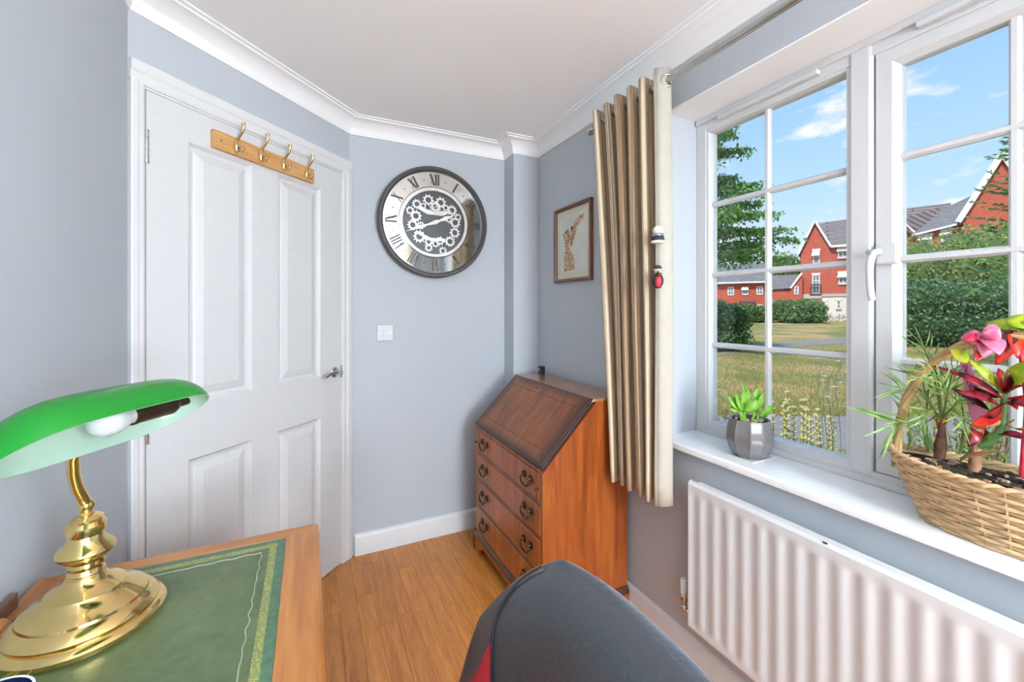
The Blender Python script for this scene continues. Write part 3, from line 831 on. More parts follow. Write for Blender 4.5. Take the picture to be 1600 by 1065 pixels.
def seam_f(z):
    tab = [(0.48, 0.60), (0.60, 0.655), (0.655, 0.70), (0.725, 0.80), (0.76, 0.87), (0.80, 0.94), (0.845, 0.985)]
    for (a, fa), (b, fb) in zip(tab, tab[1:]):
        if z <= b: return lerp(fa, fb, max(0, (z - a) / (b - a)))
    return 0.985
def red_f(z): return min(0.93, seam_f(z) + max(0, 0.725 - z) * 2.0)
for sg in (1, -1):
    zs_ = [0.48 + 0.245 * i / 18 for i in range(19)]
    MB(CO).rings([[front_pt(z, sg * lerp(seam_f(z), red_f(z), k / 4), 0.003) for k in range(5)] for z in zs_], False).build('red_panel', M['red'], ch, smooth=170, solid=0.002)
    zs_ = [0.48 + 0.36 * i / 26 for i in range(27)]
    MB(CO).rings([[front_pt(z, sg * lerp(red_f(z), 0.99, k / 8), 0.003) for k in range(9)] for z in zs_], False).build('side_bolster', M['bolster'], ch, smooth=170, solid=0.002)
    MB(CO).tube([front_pt(z, sg * seam_f(z), 0.0035) for z in zs_], 0.0024, 6).build('seam', M['black'], ch, smooth=60)
    MB(CO).tube([front_pt(z, sg * 0.994, 0.0015) for z in zs_], 0.0022, 6).build('piping', M['piping'], ch, smooth=60)
# seat, lift and star base
rr = []
for z, k, o_ in ((0.40, 0.90, 0), (0.415, 0.98, 0), (0.45, 1.0, 0), (0.475, 0.97, 0), (0.488, 0.86, 0)):
    ring = []
    for i in range(36):
        t = 2 * PI * i / 36; c, s_ = math.cos(t), math.sin(t)
        ring.append((0.11 + 0.235 * k * math.copysign(abs(c) ** 0.5, c), CY + 0.245 * k * math.copysign(abs(s_) ** 0.5, s_), z))
    rr.append(ring)
MB(CO).rings(rr).build('seat', M['leather'], ch, smooth=60)
MB(CO).box(0.28, 0.36, CY - 0.06, CY + 0.06, 0.36, 0.50).build('back_bracket', M['black'], ch, bevel=0.01)
MB(CO).box(0.00, 0.30, CY - 0.09, CY + 0.09, 0.36, 0.40).build('mechanism', M['black'], ch, bevel=0.008)
MB(CO).lathe([(0.032, 0.10), (0.032, 0.24), (0.018, 0.24), (0.018, 0.37)], 20, (0.12, CY, 0)).build('gas_lift', M['black'], ch, smooth=40)
for k in range(5):
    t = 2 * PI * k / 5 + 0.5
    d = Vector((math.cos(t), math.sin(t), 0)); c0 = Vector((0.12, CY, 0))
    lg = MB(CO).tube([c0 + d * 0.02 + Vector((0, 0, 0.11)), c0 + d * 0.15 + Vector((0, 0, 0.095)), c0 + d * 0.27 + Vector((0, 0, 0.072))], [0.026, 0.022, 0.017], 8).build('base_leg', M['black'], ch, smooth=60)
    pm = c0 + d * 0.265
    mm = Matrix.Rotation(t + 0.5, 4, 'Z') @ Matrix.Rotation(PI / 2, 4, 'X')
    MB(CO).lathe([(0.02, -0.024), (0.03, -0.022), (0.03, 0.022), (0.02, 0.024)], 16, pm + Vector((0, 0, 0.03)), mm).build('castor', M['black'], lg, smooth=40)

# ------------------------------------------------------------------ radiator
RXF, RXB = 1.163, 1.215
ra = thing('radiator', 'white ribbed panel radiator fixed under the window sill', 'radiator', (1.20, 0.35, 0.204))
RO = ra.location
rm = MB(RO)
y = 1.030; Y_END = -0.45
Z0, Z1 = 0.204, 0.706
pitch = 0.0508; flute = 0.033
# flat sheet with pressed flutes: sunken channels between raised columns
ys = [y]
cur = y - 0.006
rr = []
def colz(xin):
    """vertical profile of the sheet at one y: xin = depth of the pressing"""
    return [(RXF + 0.022, Z0 + 0.002), (RXF + 0.006, Z0), (RXF, Z0 + 0.010), (RXF, Z0 + 0.026), (RXF + xin * 0.5, Z0 + 0.036), (RXF + xin, Z0 + 0.046), (RXF + xin, Z1 - 0.050), (RXF + xin * 0.5, Z1 - 0.042), (RXF, Z1 - 0.034), (RXF, Z1 - 0.010), (RXF + 0.006, Z1), (RXF + 0.022, Z1 - 0.002)]
def put(yy, xin): rr.append([(a, yy, b) for a, b in colz(xin)])
put(1.030, 0.0); rr[-1] = [(RXF + 0.022, 1.030, b) for a, b in colz(0)]
put(1.028, 0.0)
cur = 1.020
while cur > Y_END + 0.06:
    put(cur, 0.0); put(cur - 0.007, 0.0035); put(cur - flute + 0.007, 0.0035); put(cur - flute, 0.0)
    cur -= pitch
put(Y_END + 0.004, 0.0)
put(Y_END, 0.0); rr[-1] = [(RXF + 0.022, Y_END, b) for a, b in colz(0)]
rm.rings(rr, False)
rm.build('front_panel', M['rad'], ra, smooth=30)
MB(RO).box(RXF + 0.020, RXB, Y_END + 0.01, 1.022, Z0 + 0.01, Z1 - 0.008).build('water_panel', M['rad'], ra, bevel=0.006)
for yy in (0.9, -0.3):
    MB(RO).box(RXB - 0.002, XR - 0.001, yy, yy + 0.03, Z0 + 0.08, Z1 - 0.08).build('wall_bracket', M['rad'], ra)
MB(RO).box(RXF + 0.0018, RXF + 0.004, 0.602, 0.612, Z1 - 0.0035, Z1 - 0.0005).build('paint_chip', M['black'], ra)
va = MB(RO).lathe([(0.011, 0.282), (0.013, 0.286), (0.0145, 0.300), (0.0145, 0.334), (0.012, 0.342), (0.005, 0.344)], 16, (1.190, 1.068, 0), fr=lambda t, z: 1 + 0.04 * math.cos(12 * t)).build('thermostat_head', M['rad'], ra, smooth=40)
for k in range(6):
    t = k * PI / 3
    MB(RO).sphere((1.190 + 0.0136 * math.cos(t), 1.068 + 0.0136 * math.sin(t), 0.291), 0.002, 6, 4).build('number_dot', M['black'], va)
vb = MB(RO).lathe([(0.009, 0.225), (0.012, 0.232), (0.012, 0.246), (0.009, 0.250), (0.009, 0.262), (0.0125, 0.265), (0.0125, 0.276), (0.009, 0.284)], 12, (1.190, 1.068, 0)).build('valve_body', M['chrome'], ra, smooth=35)
MB(RO).lathe([(0.012, 0.0), (0.012, 0.014), (0.009, 0.016), (0.009, 0.05)], 8, (1.190, 1.068, 0.240), Matrix.Rotation(PI / 2, 4, 'X')).build('valve_nut', M['chrome'], vb, smooth=35)
MB(RO).tube([(1.190, 1.068, 0.230), (1.192, 1.068, 0.222), (1.202, 1.066, 0.216), (XR - 0.003, 1.066, 0.216)], 0.0075, 10).build('feed_pipe', M['rad'], ra, smooth=60)

# ================================================================== ON THE WALLS
# ------------------------------------------------------------------ clock (local x right, z up, -y towards the room)
CK = Vector((0.632, 2.285, 1.774))
ck = thing('wall_clock', 'large round mirrored clock with roman numerals and exposed silver cogs', 'clock', (CK.x, YC, CK.z))
M['clockrim'] = plain('clock_case_grey', (0.062, 0.056, 0.054, 1), 0.5, 0.1)
M['dial'] = plain('dial_grey', (0.085, 0.085, 0.09, 1), 0.35, 0.2)
M['cog'] = plain('cog_silver', (0.74, 0.73, 0.70, 1), 0.3, 0.35, var=0.1)
M['numeral'] = plain('numeral_grey', (0.05, 0.048, 0.05, 1), 0.4)
toY = Matrix.Rotation(PI / 2, 4, 'X')        # lathe axis z -> -y
def cl(prof, n=72, **k): return MB().lathe(prof, n, (0, 0, 0), toY, **k)
cl([(0.292, 0.001), (0.306, 0.008), (0.309, 0.030), (0.308, 0.062), (0.303, 0.068), (0.291, 0.068), (0.283, 0.060), (0.281, 0.044)], cap0=True, cap1=False).build('case', M['clockrim'], ck, smooth=35)
cl([(0.186, 0.046), (0.286, 0.046)], cap0=False, cap1=False).build('mirror_ring', M['mirror'], ck)
cl([(0.200, 0.0462), (0.1985, 0.0475), (0.197, 0.0462)], cap0=False, cap1=False).build('ring_line', M['numeral'], ck)
cl([(0.192, 0.046), (0.190, 0.049), (0.179, 0.049), (0.175, 0.044)], cap0=False, cap1=False).build('inner_ring', M['cog'], ck, smooth=30)
cl([(0.0, 0.034), (0.178, 0.034)], cap0=False, cap1=False).build('dial', M['dial'], ck)
def stroke(mb, a, b, w, y0, y1):
    a = Vector(a); b = Vector(b); d = (b - a).normalized(); p = Vector((-d.y, d.x)) * w / 2
    mb.prism([tuple(a - p), tuple(b - p), tuple(b + p), tuple(a + p)], y0, y1, lambda u, v, dd: (u, -dd, v))
def numeral(txt, ang):
    mb = MB(); H = 0.062; g = 0.0145
    wds = {'I': g, 'V': 0.024, 'X': 0.027}
    tot = sum(wds[c] for c in txt); x0 = -tot / 2
    rc = 0.2385
    def T(p):
        ca, sa = math.cos(ang), math.sin(ang)
        xx, rrad = p[0], rc + p[1]
        return (xx * ca + rrad * sa, -xx * sa + rrad * ca)
    for c in txt:
        w = wds[c]
        if c == 'I': S = [((x0 + w / 2, -H / 2), (x0 + w / 2, H / 2), 0.0092)]
        elif c == 'V': S = [((x0 + w / 2, -H / 2), (x0 + 0.003, H / 2), 0.0085), ((x0 + w / 2, -H / 2), (x0 + w - 0.003, H / 2), 0.004)]
        else: S = [((x0 + w - 0.003, -H / 2), (x0 + 0.003, H / 2), 0.0090), ((x0 + 0.003, -H / 2), (x0 + w - 0.003, H / 2), 0.0018)]
        for a, b, ww in S: stroke(mb, T(a), T(b), ww, 0.0465, 0.0495)
        x0 += w
    mb.build('numeral', M['numeral'], ck)
for h, t in enumerate(['XII', 'I', 'II', 'III', 'IV', 'V', 'VI', 'VII', 'VIII', 'IX', 'X', 'XI']):
    numeral(t, 2 * PI * h / 12)
    a = 2 * PI * (h + 0.5) / 12
    MB().lathe([(0.0032, 0.046), (0.0032, 0.049)], 8, (0.236 * math.sin(a), 0, 0.236 * math.cos(a)), toY).build('minute_dot', M['numeral'], ck)
def gear(cx, cz, r, n, y, hole=0.5, ph=0.0):
    mb = MB()
    outer, inner = [], []
    for i in range(n * 2):
        t = PI * i / n + ph
        ro = r if i % 2 else r * 0.66
        outer.append((cx + ro * math.sin(t), cz + ro * math.cos(t)))
        inner.append((cx + r * hole * math.sin(t), cz + r * hole * math.cos(t)))
    rings = [[(p[0], -y, p[1]) for p in inner], [(p[0], -y - 0.003, p[1]) for p in inner], [(p[0], -y - 0.003, p[1]) for p in outer], [(p[0], -y, p[1]) for p in outer]]
    mb.rings([[rings[k][i] for k in range(4)] for i in range(n * 2)], True, loop=True)
    return mb
zz = [(395, 390, 56, 11), (450, 400, 36, 8), (495, 345, 66, 9), (610, 355, 66, 9), (560, 400, 62, 12), (655, 400, 40, 9), (715, 415, 62, 11), (335, 455, 48, 9), (385, 500, 66, 10), (360, 580, 62, 11), (430, 580, 46, 9), (415, 680, 72, 11), (500, 720, 50, 9), (500, 775, 46, 8), (560, 735, 44, 8), (605, 705, 52, 8), (695, 705, 64, 11), (628, 795, 48, 9), (745, 525, 66, 10), (740, 620, 64, 9), (770, 475, 44, 8), (685, 500, 42, 9)]
for i, (px, py, pr_, n) in enumerate(zz):
    k = 0.303 / 492
    gear((px - 552) * k * 1.02, (545 - py) * k, pr_ * k * 0.86, n, 0.035 + 0.0028 * (i % 3), 0.46, i * 0.3).build('cog', M['cog'], ck)
for s_ in (-1, 1):      # bridge plates carrying the cogs
    mb = MB()
    mb.prism([(-0.10, 0.075), (-0.04, 0.045), (0.05, 0.045), (0.10, 0.07), (0.09, 0.08), (0.0, 0.062), (-0.09, 0.086)] if s_ > 0 else [(-0.10, -0.05), (-0.02, -0.085), (0.07, -0.085), (0.06, -0.10), (-0.03, -0.10), (-0.11, -0.06)], 0.0345, 0.0365, lambda u, v, d: (u, -d, v))
    mb.build('cog_bridge', M['cog'], ck)
for txt, zz_, sz in (('1870', 0.078, 0.034), ('FRANCE', 0.048, 0.022)):
    me = text_mesh(txt, sz, 0.0008)
    me.transform(Matrix.Translation((0.0, -0.0445 if txt == '1870' else -0.0405, zz_)) @ Matrix.Rotation(PI / 2, 4, 'X'))
    mobj('lettering', me, M['cog'], ck)
def hand(ang, ln, w, y, tail):
    mb = MB()
    P = [(0, -tail), (w * 0.35, -tail * 0.5), (w * 0.9, 0), (w * 0.35, ln * 0.25), (w * 0.9, ln * 0.5), (w * 0.28, ln * 0.72), (0.0008, ln), (-0.0008, ln), (-w * 0.28, ln * 0.72), (-w * 0.9, ln * 0.5), (-w * 0.35, ln * 0.25), (-w * 0.9, 0), (-w * 0.35, -tail * 0.5)]
    ca, sa = math.cos(ang), math.sin(ang)
    P = [(p[0] * ca + p[1] * sa, -p[0] * sa + p[1] * ca) for p in P]
    return mb.prism(P, y, y + 0.0015, lambda u, v, d: (u, -d, v))
hand(R(66), 0.135, 0.014, 0.0500, 0.02).build('hour_hand', M['cog'], ck)
hand(R(249), 0.172, 0.012, 0.0525, 0.03).build('minute_hand', M['cog'], ck)
MB().lathe([(0.009, 0.034), (0.009, 0.054), (0.006, 0.057)], 16, (0, 0, 0), toY).build('hand_boss', M['cog'], ck, smooth=40)

# ------------------------------------------------------------------ switch
sw = thing('light_switch', 'white single rocker light switch on the wall below the clock', 'switch', (0.369, YC, 1.163))
M['switch'] = plain('switch_plastic', (0.60, 0.60, 0.60, 1), 0.4, var=0.01)
MB().box(-0.043, 0.043, -0.009, 0.0, -0.043, 0.043).build('plate', M['switch'], sw, bevel=0.003)
MB().box(-0.0085, 0.0085, -0.0135, -0.008, -0.013, 0.013).build('rocker', M['switch'], sw, bevel=0.0015)
for s_ in (-1, 1):
    MB().lathe([(0.0028, 0.0), (0.0028, 0.0095)], 8, (s_ * 0.030, 0, 0), toY).build('screw', M['steel'], sw)

# ------------------------------------------------------------------ coat rack on the door
ds = Vector((Gp[0], Gp[1], 0))
ds_dir = Vector((math.cos(PI / 4), math.sin(PI / 4), 0)); dn = Vector((math.cos(-PI / 4), math.sin(-PI / 4), 0))
rc_ = ds + ds_dir * 0.4775 + dn * 0.006 + Vector((0, 0, 1.903))
rk = thing('coat_rack', 'pine coat rack with four double hooks on the door', 'coat rack', rc_, PI / 4)
MB().box(-0.2325, 0.2325, -0.018, 0.0, -0.033, 0.033).build('rail', M['pine'], rk, bevel=0.002)
hk = MB()
hk.tube(bez([(0, -0.021, -0.010), (0, -0.022, 0.014), (0, -0.034, 0.030), (0, -0.052, 0.050), (0, -0.060, 0.072), (0, -0.056, 0.080)], 6), [0.007] * 7 + [0.0050] * 18 + [0.005, 0.006, 0.0076, 0.0088, 0.0076, 0.003], 9)
lo_ = MB()
lo_.tube(bez([(0, -0.021, 0.012), (0, -0.021, -0.012), (0, -0.028, -0.026), (0, -0.044, -0.028), (0, -0.054, -0.016), (0, -0.056, -0.006)], 5), [0.008, 0.0105, 0.012, 0.012, 0.0115] + [0.0105, 0.009, 0.007, 0.006, 0.0052] + [0.0048] * 13 + [0.006, 0.007, 0.003], 9)
bp = MB().lathe([(0.012, 0.0), (0.012, 0.002), (0.008, 0.004)], 12, (0, -0.018, 0.0), toY)
src = None
for k, s_ in enumerate((-0.150, -0.047, 0.061, 0.183)):
    if k == 0:
        a = hk.build('upper_hook', M['hookbrass'], rk, smooth=60); a.location = (s_, 0, 0)
        b = lo_.build('lower_hook', M['hookbrass'], a, smooth=60)
        c = bp.build('back_plate', M['hookbrass'], a, smooth=40)
        src = (a, b, c)
    else:
        a = inst('upper_hook', src[0], rk, (s_, 0, 0))
        inst('lower_hook', src[1], a); inst('back_plate', src[2], a)
for s_ in (-0.205, 0.215):
    MB().lathe([(0.003, 0.018), (0.003, 0.0185)], 8, (s_, 0, 0.0), toY).build('rail_screw', M['darkbrass'], rk)

# ------------------------------------------------------------------ picture
PY0, PY1, PZ0, PZ1 = 1.672, 2.006, 1.434, 1.837
pc = thing('framed_picture', 'dark wood framed print of two giraffes between clock and curtain', 'picture', (XR, (PY0 + PY1) / 2, (PZ0 + PZ1) / 2))
PW, PH = (PY1 - PY0) / 2, (PZ1 - PZ0) / 2
# local: u = towards the left in the photo = +y ; x negative into the room
def pic_member(pts): 
    return MB().prism(pts, 0, 0, lambda a, b, d: (0, 0, 0))
rr = []
for ins, xx in ((0, 0), (0, -0.020), (0.003, -0.024), (0.010, -0.022), (0.015, -0.012), (0.018, -0.010)):
    rr.append((ins, xx))
fw_ = 0.016
for a, b in (((-1, -1), (1, -1)), ((1, -1), (1, 1)), ((1, 1), (-1, 1)), ((-1, 1), (-1, -1))):
    mb = MB()
    r2 = []
    for (sx, sz) in (a, b):
        r2.append([(xx, sx * (PW - ins), sz * (PH - ins)) for ins, xx in rr])
    mb.rings(r2, False)
    mb.build('frame_side', M['frame_wood'], pc, smooth=30)
M['mat'] = plain('cream_mount', (0.74, 0.68, 0.55, 1), 0.85, var=0.03)
M['paper'] = plain('print_paper', (0.72, 0.73, 0.66, 1), 0.85, var=0.05, scale=14)
def giraffe_mat():
    m = Mat('giraffe_print')
    v = m.n('ShaderNodeTexVoronoi', Scale=62.0, feature='DISTANCE_TO_EDGE'); m.l(m.coord(), v.inputs['Vector'])
    m.col(m.ramp(v.outputs['Distance'], [(0.06, (0.80, 0.62, 0.42, 1)), (0.14, (0.46, 0.19, 0.06, 1)), (0.4, (0.26, 0.085, 0.03, 1))])); m.rough(0.8)
    return m.m
M['giraffe'] = giraffe_mat()
M['ink'] = plain('sepia_ink', (0.06, 0.035, 0.025, 1), 0.8)
mb = MB().box(-0.0095, -0.006, -PW + 0.012, PW - 0.012, -PH + 0.012, PH - 0.012); mb.build('mount', M['mat'], pc)
MB().box(-0.0100, -0.0092, -PW + 0.045, PW - 0.045, -PH + 0.055, PH - 0.050).build('print', M['paper'], pc)
for d0 in (0.019,):
    mb = MB(); r2 = []
    for ins, xx in ((d0, -0.0097), (d0 + 0.0014, -0.0097)):
        r2.append([(xx, -PW + ins, -PH + ins), (xx, PW - ins, -PH + ins), (xx, PW - ins, PH - ins), (xx, -PW + ins, PH - ins)])
    mb.rings(r2, True, False, False).build('mount_line', M['ink'], pc)
def pic_poly(name, pts, mat, lift, parent=pc):
    # pts given as zoomed photo coordinates of the print: u to the right 0..1, v down 0..1
    mb = MB()
    q = [(PW - 2 * PW * u, PH - 2 * PH * v) for u, v in pts]
    mb.prism(q, lift, lift + 0.0003, lambda a, b, d: (-d, a, b))
    return mb.build(name, M[mat], parent)
n1 = [(0.26, 0.86), (0.27, 0.72), (0.25, 0.66), (0.30, 0.58), (0.285, 0.45), (0.26, 0.40), (0.205, 0.355), (0.20, 0.335), (0.265, 0.355), (0.30, 0.33), (0.35, 0.335), (0.43, 0.345), (0.44, 0.42), (0.415, 0.47), (0.40, 0.52), (0.45, 0.60), (0.53, 0.66), (0.56, 0.75), (0.55, 0.85)]
n2 = [(0.43, 0.44), (0.46, 0.38), (0.45, 0.32), (0.54, 0.26), (0.60, 0.21), (0.70, 0.165), (0.80, 0.155), (0.825, 0.19), (0.80, 0.22), (0.72, 0.255), (0.63, 0.30), (0.60, 0.36), (0.545, 0.44), (0.50, 0.53), (0.45, 0.56), (0.425, 0.50)]
g1 = pic_poly('giraffe_figure', n1, 'giraffe', 0.0101)
g2 = pic_poly('giraffe_figure', n2, 'giraffe', 0.0103)
for (u, v) in ((0.30, 0.335), (0.37, 0.325), (0.48, 0.30), (0.495, 0.315)):
    pic_poly('horn', [(u - 0.02, v + 0.02), (u - 0.015, v - 0.02), (u + 0.015, v - 0.025), (u + 0.02, v + 0.015)], 'ink', 0.0106, g1)
for (u, v) in ((0.26, 0.40), (0.42, 0.41), (0.74, 0.19)):
    pic_poly('eye', [(u - 0.014, v), (u, v - 0.008), (u + 0.014, v), (u, v + 0.008)], 'ink', 0.0106, g1)
MB().box(-0.0118, -0.0110, -PW + 0.010, PW - 0.010, -PH + 0.010, PH - 0.010).build('picture_glass', M['glass'], pc)

# ------------------------------------------------------------------ curtain pole and curtains
PX, PZ_ = 1.150, 2.103
po = thing('curtain_pole', 'brushed metal curtain pole running above the window', 'curtain pole', (PX, 0.3, PZ_))
POo = po.location
MB(POo).tube([(PX, 1.535, PZ_), (PX, 0.30, PZ_)], 0.0125, 16).build('pole_tube', M['steel'], po, smooth=60)
MB(POo).tube([(PX, 0.45, PZ_), (PX, -1.06, PZ_)], 0.0140, 16).build('pole_tube', M['steel'], po, smooth=60)
for yy, s_ in ((1.53, 1), (-1.06, -1)):
    MB(POo).lathe([(0.0135, 0.0), (0.015, 0.004), (0.012, 0.008), (0.018, 0.014), (0.024, 0.026), (0.024, 0.036), (0.017, 0.047), (0.004, 0.052)], 20, (PX, yy, PZ_), Matrix.Rotation(-s_ * PI / 2, 4, 'X')).build('finial', M['steel'], po, smooth=50)
for yy in (1.515, -1.04):
    MB(POo).tube([(PX, yy, PZ_ - 0.014), (PX + 0.03, yy, PZ_ - 0.018), (XR - 0.004, yy, PZ_ - 0.018)], 0.006, 10).lathe([(0.02, 0.0), (0.02, 0.005), (0.012, 0.008)], 16, (XR, yy, PZ_ - 0.018), Matrix.Rotation(-PI / 2, 4, 'Y')).build('wall_bracket', M['steel'], po, smooth=40)

def curtain(name, label, yt0, yt1, yb0, yb1, folds, mirror, seed, group):
    """hangs from y=yt0 (edge by the wall) to yt1 (edge by the glass)"""
    c0 = ((yt0 + yt1) / 2)
    root = thing(name, label, 'curtain', (PX, c0, 0.60), 0, group)
    rd = random.Random(seed)
    NU, NV = folds * 16, 24
    ztop, zbot = 2.150, 0.600
    amps = [0.036 + 0.012 * rd.random() for _ in range(folds * 2 + 3)]
    rows = []; us = None
    for j in range(NV + 1):
        v = j / NV
        e_ = v ** 0.8
        a0, a1 = lerp(yt0, yb0, e_), lerp(yt1, yb1, e_)
        row = []; ul = [0.0]
        for i in range(NU + 1):
            u = i / NU
            k = u * (folds * 2 + 0.5)
            am = lerp(amps[int(k)], amps[int(k) + 1], k - int(k)) * (1.0 + 0.12 * v)
            ph = PI * k + 0.25 * math.sin(3 * v + i * 0.05)
            xx = PX - am * math.sin(ph) * (1 if j else 1)
            yy = lerp(a0, a1, u) + 0.010 * math.sin(2 * ph + 0.8) + 0.004 * math.sin(5 * v + u * 9)
            row.append(Vector((xx, yy, lerp(ztop, zbot, v) - (0.006 * math.sin(ph) if j == NV else 0))))
        rows.append(row)
    mb = MB(root.location).rings(rows, False)
    cb = mb.build('cloth', M['curtain'], root, smooth=170, solid=0.003)
    arc = [0.0]
    for i in range(NU): arc.append(arc[-1] + (rows[0][i + 1] - rows[0][i]).length)
    uvl = cb.data.uv_layers.new(name='UVMap')
    for lp_ in cb.data.loops:
        vi = lp_.vertex_index; uvl.data[lp_.index].uv = (arc[vi % (NU + 1)] + seed * 3.1, (vi // (NU + 1)) / NV)
    # leading edge turned towards the glass, showing the pale lining
    sgn = -1 if yt1 < yt0 else 1
    lr = []
    for j in range(NV + 1):
        v = j / NV; e0 = rows[j][NU]
        wv_ = 0.012 * math.sin(4.0 * v + 1.2) * (1 - abs(2 * v - 1)) + 0.010 * v
        lr.append([e0.copy(), e0 + Vector((0.014 + wv_ * 0.5, sgn * 0.012, 0)), e0 + Vector((0.030 + wv_, sgn * 0.020, 0)), e0 + Vector((0.044 + wv_ * 0.5, sgn * 0.022 + 0.006 * math.sin(7 * v), 0)), e0 + Vector((0.056, sgn * 0.020, 0)), e0 + Vector((0.062, sgn * 0.010, 0))])
    MB(root.location).rings(lr, False).build('lining', M['lining'], root, smooth=170, solid=0.002)
    for k in range(folds * 2 + 1):
        i = int(round(k * NU / (folds * 2 + 0.5)))
        p = rows[0][i].copy(); p.z = PZ_; p.x = PX
        t_ = (rows[0][min(i + 1, NU)] - rows[0][max(i - 1, 0)]); t_.z = 0; t_.normalize()
        nn = Vector((-t_.y, t_.x, 0))
        pts = [p + (t_ * math.cos(2 * PI * q_ / 18) + Vector((0, 0, 1)) * math.sin(2 * PI * q_ / 18)) * 0.0225 for q_ in range(18)]
        MB(root.location).tube(pts, 0.0042, 7, loop=True, cap=False).build('eyelet', M['steel'], root, smooth=60)
    pe = rows[0][NU] + Vector((0.034, sgn * 0.0215, 0)); pe.z = PZ_
    dv_ = Vector((0.9, sgn * 0.44, 0)).normalized()
    MB(root.location).tube([pe + (dv_ * math.cos(2 * PI * q_ / 18) + Vector((0, 0, 1)) * math.sin(2 * PI * q_ / 18)) * 0.0215 for q_ in range(18)], 0.0042, 7, loop=True, cap=False).build('eyelet', M['steel'], root, smooth=60)
    return root
curtain('curtain', 'beige striped eyelet curtain drawn back beside the giraffe picture', 1.500, 1.128, 1.370, 1.118, 5, False, 2, 'curtains at the window')
curtain('curtain', 'beige striped curtain at the far end of the pole, seen in the clock mirror', -1.02, -0.60, -0.98, -0.58, 5, True, 5, 'curtains at the window')

# two little dolls clipped to the curtain edge
M['felt_navy'] = plain('navy_felt', (0.025, 0.032, 0.06, 1), 0.8, var=0.2)
M['wool'] = plain('cream_wool', (0.78, 0.68, 0.55, 1), 0.9, var=0.12, scale=120, bump=0.4)
M['skin'] = plain('doll_wood', (0.62, 0.40, 0.27, 1), 0.6)
M['brownfelt'] = plain('brown_felt', (0.14, 0.075, 0.04, 1), 0.85)
ob = thing('curtain_ornament', 'small cream topped ornament with navy skirt clipped on the curtain', 'ornament', (1.085, 1.087, 1.522), 0, 'ornaments on the curtain edge')
MB().sphere((0, 0, 0.040), 0.0185, 14, 10, (1, 1, 0.9)).build('wool_head', M['wool'], ob, smooth=60)
MB().lathe([(0.0215, 0.000), (0.0225, 0.006), (0.0205, 0.018), (0.0165, 0.027), (0.012, 0.030)], 16).build('skirt', M['felt_navy'], ob, smooth=50)
MB().lathe([(0.0222, -0.004), (0.0235, 0.0), (0.0226, 0.004)], 16).build('hem', M['mugwhite'], ob, smooth=50)
MB().lathe([(0.0190, 0.020), (0.0200, 0.023), (0.0180, 0.027)], 16).build('hat_band', M['steel'], ob, smooth=50)
o2 = thing('curtain_ornament', 'small doll with dark bowler hat and red coat clipped on the curtain', 'ornament', (1.085, 1.087, 1.360), 0, 'ornaments on the curtain edge')
MB().lathe([(0.003, 0.002), (0.010, 0.004), (0.0175, 0.018), (0.0190, 0.032), (0.0145, 0.046), (0.008, 0.052)], 16).build('body', M['felt_navy'], o2, smooth=60)
MB().sphere((-0.006, -0.008, 0.026), 0.0160, 12, 8, (0.75, 0.75, 1.35)).build('red_coat', M['red'], o2, smooth=60)
MB().sphere((-0.002, -0.003, 0.058), 0.0135, 14, 8).build('head', M['skin'], o2, smooth=60)
MB().sphere((-0.011, -0.012, 0.056), 0.0035, 8, 6).build('nose', M['skin'], o2, smooth=60)
MB().tube([(0.0, -0.020, 0.051), (-0.012, -0.012, 0.054), (-0.020, 0.004, 0.051)], [0.002, 0.004, 0.002], 6).build('moustache', M['brownfelt'], o2, smooth=60)
for a in (-1, 1):
    MB().tube([(0.0 - 0.010 * a, -0.006 - 0.010 * a, 0.046), (-0.004 - 0.016 * a, -0.008 - 0.016 * a, 0.050), (-0.004 - 0.021 * a, -0.006 - 0.020 * a, 0.057)], [0.005, 0.0045, 0.004], 8).build('arm', M['brownfelt'], o2, smooth=60)
MB().lathe([(0.0175, 0.066), (0.0175, 0.068), (0.0120, 0.069), (0.0115, 0.076), (0.0075, 0.081), (0.002, 0.082)], 16, (-0.002, -0.003, 0)).build('bowler_hat', M['felt_navy'], o2, smooth=40)
MB().lathe([(0.0178, 0.0655), (0.0180, 0.0675)], 16, (-0.002, -0.003, 0)).build('hat_brim', M['mugwhite'], o2, smooth=40)

# ------------------------------------------------------------------ fill lights added unseen behind the camera, shaped as paper lanterns
def fill_pendant(x, y, z, label):
    r = thing('fill_lantern', label, 'lamp', (x, y, ZC), 0, 'added fill lanterns')
    MB().lathe([(0.045, 0.0), (0.045, -0.012), (0.03, -0.03), (0.008, -0.035)], 24).build('fill_rose', M['white'], r, smooth=40)
    MB().tube([(0, 0, -0.03), (0, 0, z - ZC + 0.20)], 0.003, 6).build('fill_flex', M['white'], r)
    m = Mat('fill_glow')
    m.col((0.9, 0.9, 0.9, 1)); m.b.inputs['Emission Color'].default_value = (0.84, 0.935, 1.0, 1); m.b.inputs['Emission Strength'].default_value = FILL_W
    MB().sphere((0, 0, z - ZC), 0.22, 28, 18).build('fill_shade', m.m, r, smooth=170)
    return r
fill_pendant(0.84, -1.25, 1.60, 'added unseen fill light, a round white lantern nearer to the desk chair')
fill_pendant(0.70, -2.05, 1.20, 'added unseen fill light, a round white lantern nearer to the rear wall')

